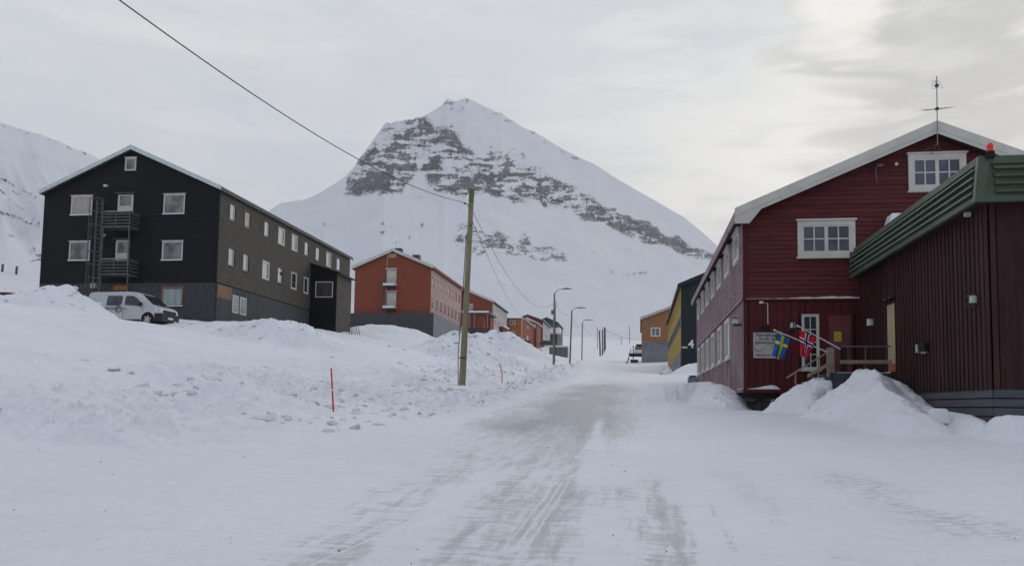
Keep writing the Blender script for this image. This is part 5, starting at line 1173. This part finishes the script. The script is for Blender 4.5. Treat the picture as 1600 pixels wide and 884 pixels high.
# the previous pole of the line stands behind the camera
pp = Vector((-8.3, -6, hz(-8.3, -6))); ep = empty('utility_pole', pp, 0, 'wooden pole beyond the left edge carrying the thick overhead cable', 'pole'); q = MB(); q.tube([Vector((0, 0, -1)), Vector((0, 0, 9.2))], .16, 12, r1=.11); q.build('post', M['pole'], ep, smooth=True)
bp_ = pp+Vector((0, 0, 8.6)); tp_ = B1+d1*.92+Vector((-.28, 0, .1)); dr_ = ray(170, 0); tgt = at(170, 0, -8.1/dr_.x*dr_.y)
tt = (tgt.y-bp_.y)/(tp_.y-bp_.y); sg_ = (bp_.lerp(tp_, tt).z-tgt.z)/(4*tt*(1-tt))
wire('thick black cable crossing the sky from upper left to the tall pole', bp_, tp_, sg_, .011, 60)
wire('thin cable from the tall pole down to the nearest street lamp', B1+d1*.88+Vector((.1, 0, 0)), s1[2]-Vector((0, 0, .9)), 1.9, .010)
wire('thin cable from the tall pole down to the orange house', B1+d1*.83+Vector((.1, 0, 0)), at(822, 493, 172), 1.6, .011)
wire('thin cable between the first and second street lamps', s1[2]-Vector((0, 0, .9)), s2[2]-Vector((0, 0, .5)), .5, .01)
wire('thin cable between the second and third street lamps', s2[2]-Vector((0, 0, .5)), s3[2]-Vector((0, 0, .2)), .9, .01)
wire('faint cable from the third street lamp to the far poles', s3[2]-Vector((0, 0, .2)), at(937, 517, 205), 1.5, .015)
wire('faint cable across the far slope', at(945.5, 515, 275), at(1003, 530, 300), 1.0, .04)
wire('low faint cable on the far slope', at(962, 546, 300), at(990, 546, 300), .2, .05)

def hit(px, py):
    bpy.context.view_layer.update(); ok, p, *_ = scene.ray_cast(bpy.context.evaluated_depsgraph_get(), CAMPOS, ray(px, py).normalized()); return p if ok else at(px, py, 120)
def stake(label, b, t, Y, r, m='redstake', bend=None, group='marker stakes along the left road edge', band=False):
    B = at(*b, Y); T = at(*t, Y); e = empty('marker_stake', B, 0, label, 'stake', group); q = MB()
    pts = [Vector((0, 0, -.4)), Vector((0, 0, 0))]+([at(*bend, Y)-B] if bend else [(T-B)*.5])+[T-B]; q.tube(pts, r, 8, r1=r*.8); q.build('rod', M[m], e)
    if band: q = MB(); c = (T-B)*.5; q.tube([c-(T-B)*.02, c+(T-B)*.02], r*1.15, 8); q.build('reflector', M['reflex'], e)
stake('straight red marker stake in the snow, nearest the camera', (521, 643), (517.5, 575), 17.3, .022, band=True)
stake('bent thin red marker stake right of the tall pole', (784.3, 602), (780.5, 567.5), 37, .026, bend=(784.3, 582))
stake('thin grey marker rod left of the nearest street lamp', (852, 584), (852, 568), 62, .02, 'metal')
stake('thin grey marker rod between two street lamps', (873.6, 584), (873.6, 572), 68, .022, 'metal')
stake('faint red stake left of the two at the far bend', (901, 577), (901.5, 563), 96, .03)
stake('faint red stake right of the two at the far bend', (906.5, 577), (905.5, 564), 96, .03)
for px, y0, y1, lb in ((3, 424.5, 412.5, 'left one of two dark posts at the far left edge'), (25, 428.5, 416, 'right one of two dark posts at the far left edge')):
    B = hit(px, y0); e = empty('snow_post', B, 0, lb, 'post', 'dark posts above the left slope'); q = MB(); q.tube([Vector((0, 0, -3)), at(px+1.5, y1, B.y)-B], .0015*B.y, 8); q.build('post', M['pole_dark'], e)
P = at(-8, 456, 70); e = empty('hut', P, 0, 'low red hut roof showing behind the snow at the left edge', 'hut'); q = MB(); q.box(-4, 1.2, 0, 4, -3, -.05); q.build('wall', M['darkred'], e); q = MB(); q.prism([(-4.2, -.2, -.05), (1.5, -.2, -.05), (.6, 2, .25), (-3.8, 2, .25)], (0, 2.2, 0)); q.build('roof', M['brick_frost'], e)

# ------------------------------------------------------------------ vehicles
def vehicle(name, label, cat, P, rz, prof, belt, wd, taper, paint, wheels, wr_, side_glass, shield, arch=True, snow=None, bumper=None, extra=None):
    e = empty(name, P, rz, label, cat)
    # body: side profile at both sides with the upper part leaning in
    def half(z): return wd-(taper*max(0, z-belt)/(max(p[1] for p in prof)-belt))
    v = []; f = []; n = len(prof)
    for s_ in (-1, 1):
        for x, z in prof: v.append((x, s_*half(z), z))
    f.append(tuple(range(n))); f.append(tuple(reversed(range(n, 2*n))))
    for i in range(n): f.append((i, n+i, n+(i+1) % n, (i+1) % n))
    q = MB(); q.v = v; q.f = f; q.mi = [0]*len(f)
    o = q.build('body', M[paint], e); b = o.modifiers.new('bevel', 'BEVEL'); b.width = .06; b.segments = 3; b.limit_method = 'ANGLE'; b.angle_limit = R(20)
    for poly_ in side_glass:
        for s_ in (-1, 1):
            q = MB(); pts = [(x, s_*(half(z)+.006), z) for x, z in poly_]; q.prism(pts, (0, s_*.006, 0)); q.build('side_window', M['g_dark'], e)
    q = MB(); (xa, za), (xb, zb_) = shield; wa, wb = half(za)-.10, half(zb_)-.10
    nrm = Vector((zb_-za, 0, xa-xb)).normalized(); nrm = nrm if nrm.x > 0 else -nrm
    pts = [Vector((xa, -wa, za))+nrm*.012, Vector((xa, wa, za))+nrm*.012, Vector((xb, wb, zb_))+nrm*.012, Vector((xb, -wb, zb_))+nrm*.012]; q.prism(pts, nrm*.01); q.build('windshield', M['g_dark'], e)
    for x in wheels:
        for s_ in (-1, 1):
            q = MB(); q.tube([(x, s_*(wd-.25), wr_), (x, s_*(wd+.01), wr_)], wr_, 24); w = q.build('wheel', M['rubber'], e)
            q = MB(); q.tube([(x, s_*(wd+.011), wr_), (x, s_*(wd+.016), wr_)], wr_*.66, 20); q.build('hub', M['rubber'], w)
            q = MB()
            for k in range(6):
                a = math.pi/3*k+.3; c, s2_ = math.cos(a), math.sin(a)
                q.hexa([(x+c*.05-s2_*.035, s_*(wd+.017), wr_+s2_*.05+c*.035), (x+c*.05+s2_*.035, s_*(wd+.017), wr_+s2_*.05-c*.035), (x+c*wr_*.66+s2_*.045, s_*(wd+.017), wr_+s2_*wr_*.66-c*.045), (x+c*wr_*.66-s2_*.045, s_*(wd+.017), wr_+s2_*wr_*.66+c*.045)]+
                       [(x+c*.05-s2_*.035, s_*(wd+.03), wr_+s2_*.05+c*.035), (x+c*.05+s2_*.035, s_*(wd+.03), wr_+s2_*.05-c*.035), (x+c*wr_*.66+s2_*.045, s_*(wd+.03), wr_+s2_*wr_*.66-c*.045), (x+c*wr_*.66-s2_*.045, s_*(wd+.03), wr_+s2_*wr_*.66+c*.045)])
            q.tube([(x, s_*(wd+.016), wr_), (x, s_*(wd+.032), wr_)], .07, 12); q.build('rim', M['alloy'], w)
            q = MB(); q.tube([(x, s_*(wd-.28), wr_+.03), (x, s_*(wd+.004), wr_+.03)], wr_*1.22, 24); q.build('wheel_arch', M['rubber'], e)
    return e, half
VP = at(271, 505.5, 44.7); gz = at(237, 506.5, 43.0).z
van_prof = [(-4.85, .35), (-4.87, 1.0), (-4.82, 1.55), (-4.70, 1.90), (-4.45, 1.96), (-2.2, 1.98), (-1.62, 1.93), (-1.35, 1.80), (-.62, 1.20), (-.22, 1.08), (-.05, .92), (0, .60), (-.04, .32), (-.5, .25), (-4.6, .27)]
van, vhalf = vehicle('van', 'silver grey van parked behind the snow pile in front of the black house', 'van', (VP.x, 44.3, gz), 0, van_prof, 1.05, .90, .14, 'silver', (-.85, -3.85), .33,
   [[(-3.52, 1.17), (-3.50, 1.66), (-3.42, 1.73), (-2.60, 1.73), (-2.52, 1.62), (-2.58, 1.24), (-2.68, 1.15)], [(-2.36, 1.18), (-2.34, 1.66), (-2.26, 1.73), (-1.86, 1.72), (-1.58, 1.56), (-1.22, 1.20), (-1.25, 1.11)]], ((-1.34, 1.80), (-.60, 1.20)))
def vpart(name, m, boxes, par=None):
    q = MB()
    for b in boxes: q.box(*b)
    return q.build(name, M[m], par or van, bevel=.015)
vpart('bumper', 'plastic', [(-.45, .05, -.90, .90, .22, .70), (-.30, -.02, -.7, .7, .70, .86)])
q = MB(); q.prism([(-.40, -.86, .82), (-.02, -.80, .76), (-.06, -.80, .96), (-.36, -.87, 1.0)], (0, -.055, 0)); q.build('headlight', M['reflex'], van)
q = MB(); q.prism([(-.40, .86, .82), (-.02, .80, .76), (-.06, .80, .96), (-.36, .87, 1.0)], (0, .055, 0)); q.build('headlight', M['reflex'], van)
vpart('mirror', 'plastic', [(-1.36, -1.22, -1.12, -.90, 1.08, 1.32)]); vpart('mirror', 'plastic', [(-1.36, -1.22, .90, 1.12, 1.08, 1.32)])
vpart('door_line', 'plastic', [(-2.45, -2.435, -.908, -.896, .42, 1.04), (-1.18, -1.165, -.908, -.896, .75, 1.04), (-3.62, -3.605, -.908, -.896, .42, 1.04)])
vpart('door_handle', 'plastic', [(-2.36, -2.22, -.93, -.90, .93, .97)]); vpart('number_plate', 'reflex', [(.051, .06, -.26, .26, .38, .50)])
vpart('grille', 'plastic', [(-.06, .012, -.6, .6, .62, .90)]); vpart('sill_strip', 'plastic', [(-3.4, -1.3, -.905, -.88, .26, .34)])
text_mesh('lettering', 'autorent.no', .27, M['vanink'], van, (-4.10, -.912, .91), (R(90), 0, 0), extrude=.002, bold=.004, sx=.88)
q = MB(); c = Vector((-2.72, -.912, .93))
for rr_0 in (.19,): q.tube([c+Vector((rr_0*math.cos(t), 0, rr_0*math.sin(t)*.9)) for t in [2*math.pi*k/20 for k in range(21)]], .022, 6)
q.tube([c+Vector((.10*math.cos(t), 0, .10*math.sin(t))) for t in [2*math.pi*k/14 for k in range(10)]], .02, 6); q.build('emblem', M['vanink'], van)
car_prof = [(-4.2, .35), (-4.22, .85), (-3.9, .98), (-3.35, 1.42), (-1.9, 1.45), (-1.15, .95), (-.2, .82), (0, .6), (-.05, .3), (-4.1, .28)]
for (lb, px, py, Y, rz) in (('dark car with snow on its windows beside the orange house', 829.5, 538.5, 168, R(8)), ('dark car parked behind the snow below the wine red house', 870, 541.5, 196, R(4))):
    Pq = at(px, py, Y); c_, hf = vehicle('parked_car', lb, 'car', Pq, rz, car_prof, .9, .85, .16, 'carpaint', (-.8, -3.4), .31, [[(-3.6, .98), (-3.2, 1.34), (-2.6, 1.37), (-2.55, .96)], [(-2.45, .96), (-2.45, 1.37), (-1.95, 1.37), (-1.45, .96)]], ((-1.88, 1.43), (-1.18, .97)))
    c_['group'] = 'dark cars parked by the left row'
    q = MB(); q.prism([(-3.5, -.6, 1.45), (-1.9, -.6, 1.46), (-2.0, -.6, 1.6), (-3.3, -.6, 1.58)], (0, 1.2, 0)); q.build('roof_snow', M['snow'], c_)
    q = MB(); q.prism([(-1.0, -.6, .93), (-.25, -.6, .83), (-.3, -.6, .95), (-.9, -.6, 1.05)], (0, 1.2, 0)); q.build('hood_snow', M['snow'], c_)
# grey container beyond the second lamp, grey box by the red house
cA = at(858, 554.5, 150); cB = at(886.5, 542, 150); e = empty('container', (cB.x, 150, cA.z-.6), 0, 'grey steel container half buried behind the street lamps', 'container'); wc = cB.x-cA.x; hc = cB.z-cA.z+.6
q = MB(); q.box(-wc, 0, 0, 2.4, 0, hc); q.build('shell', M['grey_cool'], e)
q = MB()
for k in range(14): q.box(-wc+.1+k*wc/14, -wc+.1+(k+.5)*wc/14, -.04, -.001, .1, hc-.1)
q.build('corrugation', M['metal'], e, kind='stuff'); q = MB(); q.box(-wc-.05, .05, -.1, 2.5, hc+.002, hc+.25); q.build('top_snow', M['snow'], e)
bA = at(1075.5, 600, 40); bB = at(1090.5, 585.5, 40); e = empty('steel_box', (bA.x, 40, bA.z-.8), 0, 'small grey box with rounded lid at the far corner of the red house', 'box'); q = MB(); q.box(0, bB.x-bA.x, 0, .6, 0, bB.z-bA.z+.7); q.build('bin', M['grey_cool'], e, bevel=.05)
q = MB(); q.box(.05, bB.x-bA.x-.05, .02, .5, bB.z-bA.z+.702, bB.z-bA.z+.78); q.build('lid', M['metal'], e, bevel=.03)
r_ = at(1037, 582, 62); e = MB(); e.tube([(0, 0, -.3), (0, 0, .1), (.1, 0, .40)], .42, 8, r1=.2); o = e.build('rock', M['clod'], None, 'grey boulder showing in the snow before the mustard yellow wall', 'rock', bevel=.06); o.location = r_
for px, py, Y, lb in ((549, 522, 68, 'dark wire sledge frame beside the porch corner of the black house'),):
    e = empty('sledge_frame', at(px, py, Y), 0, lb, 'sledge'); q = MB(); q.tube([(-.2, 0, 0), (-.2, 0, 1.0), (.35, 0, .85), (.55, 0, .0)], .03, 6); q.tube([(-.2, .6, 0), (-.2, .6, 1.0), (.35, .6, .85), (.55, .6, .0)], .03, 6)
    for k in range(6): q.tube([(-.2+.1*k, 0, .98-.03*k), (-.2+.1*k, .6, .98-.03*k)], .02, 5); q.tube([(-.2+.11*k, 0, 0), (-.2+.1*k, 0, .95-.03*k)], .015, 5)
    q.build('frame', M['darkmetal'], e)
# snow blocks that stand alone
def block(label, px, py, Y, w, d, h, seed, m='snow', name='snow_block'):
    rs = random.Random(seed); P = at(px, py, Y); q = MB(); pts = []
    for t in ((-1, -1, -1), (1, -1, -1), (1, 1, -1), (-1, 1, -1), (-.75, -.8, 1), (.8, -.7, .8), (.7, .8, .9), (-.8, .75, .7)): pts.append((t[0]*w/2*rs.uniform(.85, 1.15), t[1]*d/2*rs.uniform(.85, 1.15), (t[2]+1)/2*h*rs.uniform(.9, 1.1)-.12))
    q.hexa(pts); o = q.build(name, M[m], None, label, 'snow block', bevel=min(w, h)*.16, smooth=True); o.location = P
block('rounded snow lump against the grey skirting of the annex', 1466, 652, 16.7, .42, .3, .30, 3)
block('dirty icy block at the foot of the entrance stairs', 1284, 609, 21.4, .5, .5, .38, 4, 'clod')

# ------------------------------------------------------------------ loose snow lumps and gravel
def ico():
    p = (1+5**.5)/2; v = np.array([(-1, p, 0), (1, p, 0), (-1, -p, 0), (1, -p, 0), (0, -1, p), (0, 1, p), (0, -1, -p), (0, 1, -p), (p, 0, -1), (p, 0, 1), (-p, 0, -1), (-p, 0, 1)], float); v /= np.linalg.norm(v[0])
    f = np.array([(0, 11, 5), (0, 5, 1), (0, 1, 7), (0, 7, 10), (0, 10, 11), (1, 5, 9), (5, 11, 4), (11, 10, 2), (10, 7, 6), (7, 1, 8), (3, 9, 4), (3, 4, 2), (3, 2, 6), (3, 6, 8), (3, 8, 9), (4, 9, 5), (2, 4, 11), (6, 2, 10), (8, 6, 7), (9, 8, 1)]); return v, f
def scatter(name, label, X, Y, S, m, flat=.7, sink=.55):
    v, f = ico(); n = len(X); Z = height(X, Y)[0]
    ang = rng.uniform(0, 6.28, n); jit = rng.uniform(.6, 1.35, (n, 12, 1)); sc = np.stack([rng.uniform(.7, 1.4, n), rng.uniform(.7, 1.3, n), rng.uniform(.5, 1.0, n)*flat], -1)
    P = v[None]*jit*sc[:, None, :]*S[:, None, None]; c, s_ = np.cos(ang)[:, None], np.sin(ang)[:, None]
    x = P[..., 0]*c-P[..., 1]*s_; y = P[..., 0]*s_+P[..., 1]*c
    W = np.stack([x+X[:, None], y+Y[:, None], P[..., 2]+Z[:, None]+(S*flat*(.5-sink))[:, None]], -1).reshape(-1, 3)
    T = (f[None]+12*np.arange(n)[:, None, None]).reshape(-1, 3)
    me = bpy.data.meshes.new(name); me.from_pydata(W.tolist(), [], T.tolist()); me.materials.append(m); o = bpy.data.objects.new(name, me); col.objects.link(o); return tag(o, label, kind='stuff')
def lumps():
    n = 6500; Y = rng.uniform(14, 66, n); d = rng.normal(3.9, 2.1, n); X = road_c(Y)-3.2-d
    cl = vnoise(X*.7, Y*.7, 201); keep = (d > -.1) & (cl+rng.uniform(-.16, .16, n) > .60); X, Y = X[keep], Y[keep]; S = .02+.13*rng.random(len(X))**5
    n2 = 900; Y2 = rng.uniform(19, 60, n2); X2 = road_c(Y2)-3.2-np.abs(rng.normal(.5, .6, n2)); k2 = vnoise(X2*.9, Y2*.5, 207) > .45; X2, Y2 = X2[k2], Y2[k2]; S2 = .02+.10*rng.random(len(X2))**4
    X3 = []; Y3 = []
    for pts, sl, w, ro in [RD[i] for i in (0, 1, 3, 4)]:   # lumps rolled down the ploughed piles
        for k in range(70):
            i = rng.integers(0, len(pts)-1); p = pts[i].lerp(pts[i+1], rng.random()); X3.append(p.x+rng.normal(0, 1.3)+.4); Y3.append(p.y-abs(rng.normal(0, 1.8)))
    X3 = np.array(X3); Y3 = np.array(Y3); S3 = .04+.16*rng.random(len(X3))**3*(Y3/50)
    scatter('snow_lumps', 'loose grey snow lumps strewn along the ploughed bank', np.concatenate([X, X2, X3]), np.concatenate([Y, Y2, Y3]), np.concatenate([S, S2, S3]), M['clod'], flat=.75)
    nb = 130; Yb = rng.uniform(15, 60, nb); Xb = road_c(Yb)-3.2-rng.normal(3.6, 2.2, nb); kb = (vnoise(Xb*.5, Yb*.5, 221) > .45) & (Xb < road_c(Yb)-3.6); Xb, Yb = Xb[kb], Yb[kb]
    scatter('snow_blocks', 'half buried broken snow blocks in the ploughed bank', Xb, Yb, .09+.15*rng.random(len(Xb))**2, M['clod'], flat=.9, sink=.85)
    n = 420; r = rng.uniform(4, 30, n); a = rng.uniform(-.75, .45, n); X = r*np.sin(a); Y = r*np.cos(a); k = Y > 5.5; X, Y = X[k], Y[k]
    scatter('gravel', 'scattered dark grit on the packed snow', X, Y, .004+.011*rng.random(len(X))**4, M['pebble'], sink=.1)
lumps()

# ------------------------------------------------------------------ air
def haze():
    m = bpy.data.materials.new('haze'); m.use_nodes = True; t = NT(m.node_tree); t.n.clear()
    out = t.new('ShaderNodeOutputMaterial'); pv = t.new('ShaderNodeVolumePrincipled'); pv.inputs['Color'].default_value = (0.93, 0.95, 1.0, 1)
    pv.inputs['Density'].default_value = 0.00020; pv.inputs['Anisotropy'].default_value = 0.2
    t.l.new(pv.outputs[0], out.inputs['Volume'])
    tops = [max((o.matrix_world@Vector(c)).z for c in o.bound_box) for o in bpy.data.objects if o.type == 'MESH']
    lows = [min((o.matrix_world@Vector(c)).z for c in o.bound_box) for o in bpy.data.objects if o.type == 'MESH']
    q = MB(); q.box(-3600, 3600, -3600, 3600, min(lows)-1, max(tops)+5); q.build('haze', m, None, None, None, kind='stuff')
bpy.context.view_layer.update(); haze()
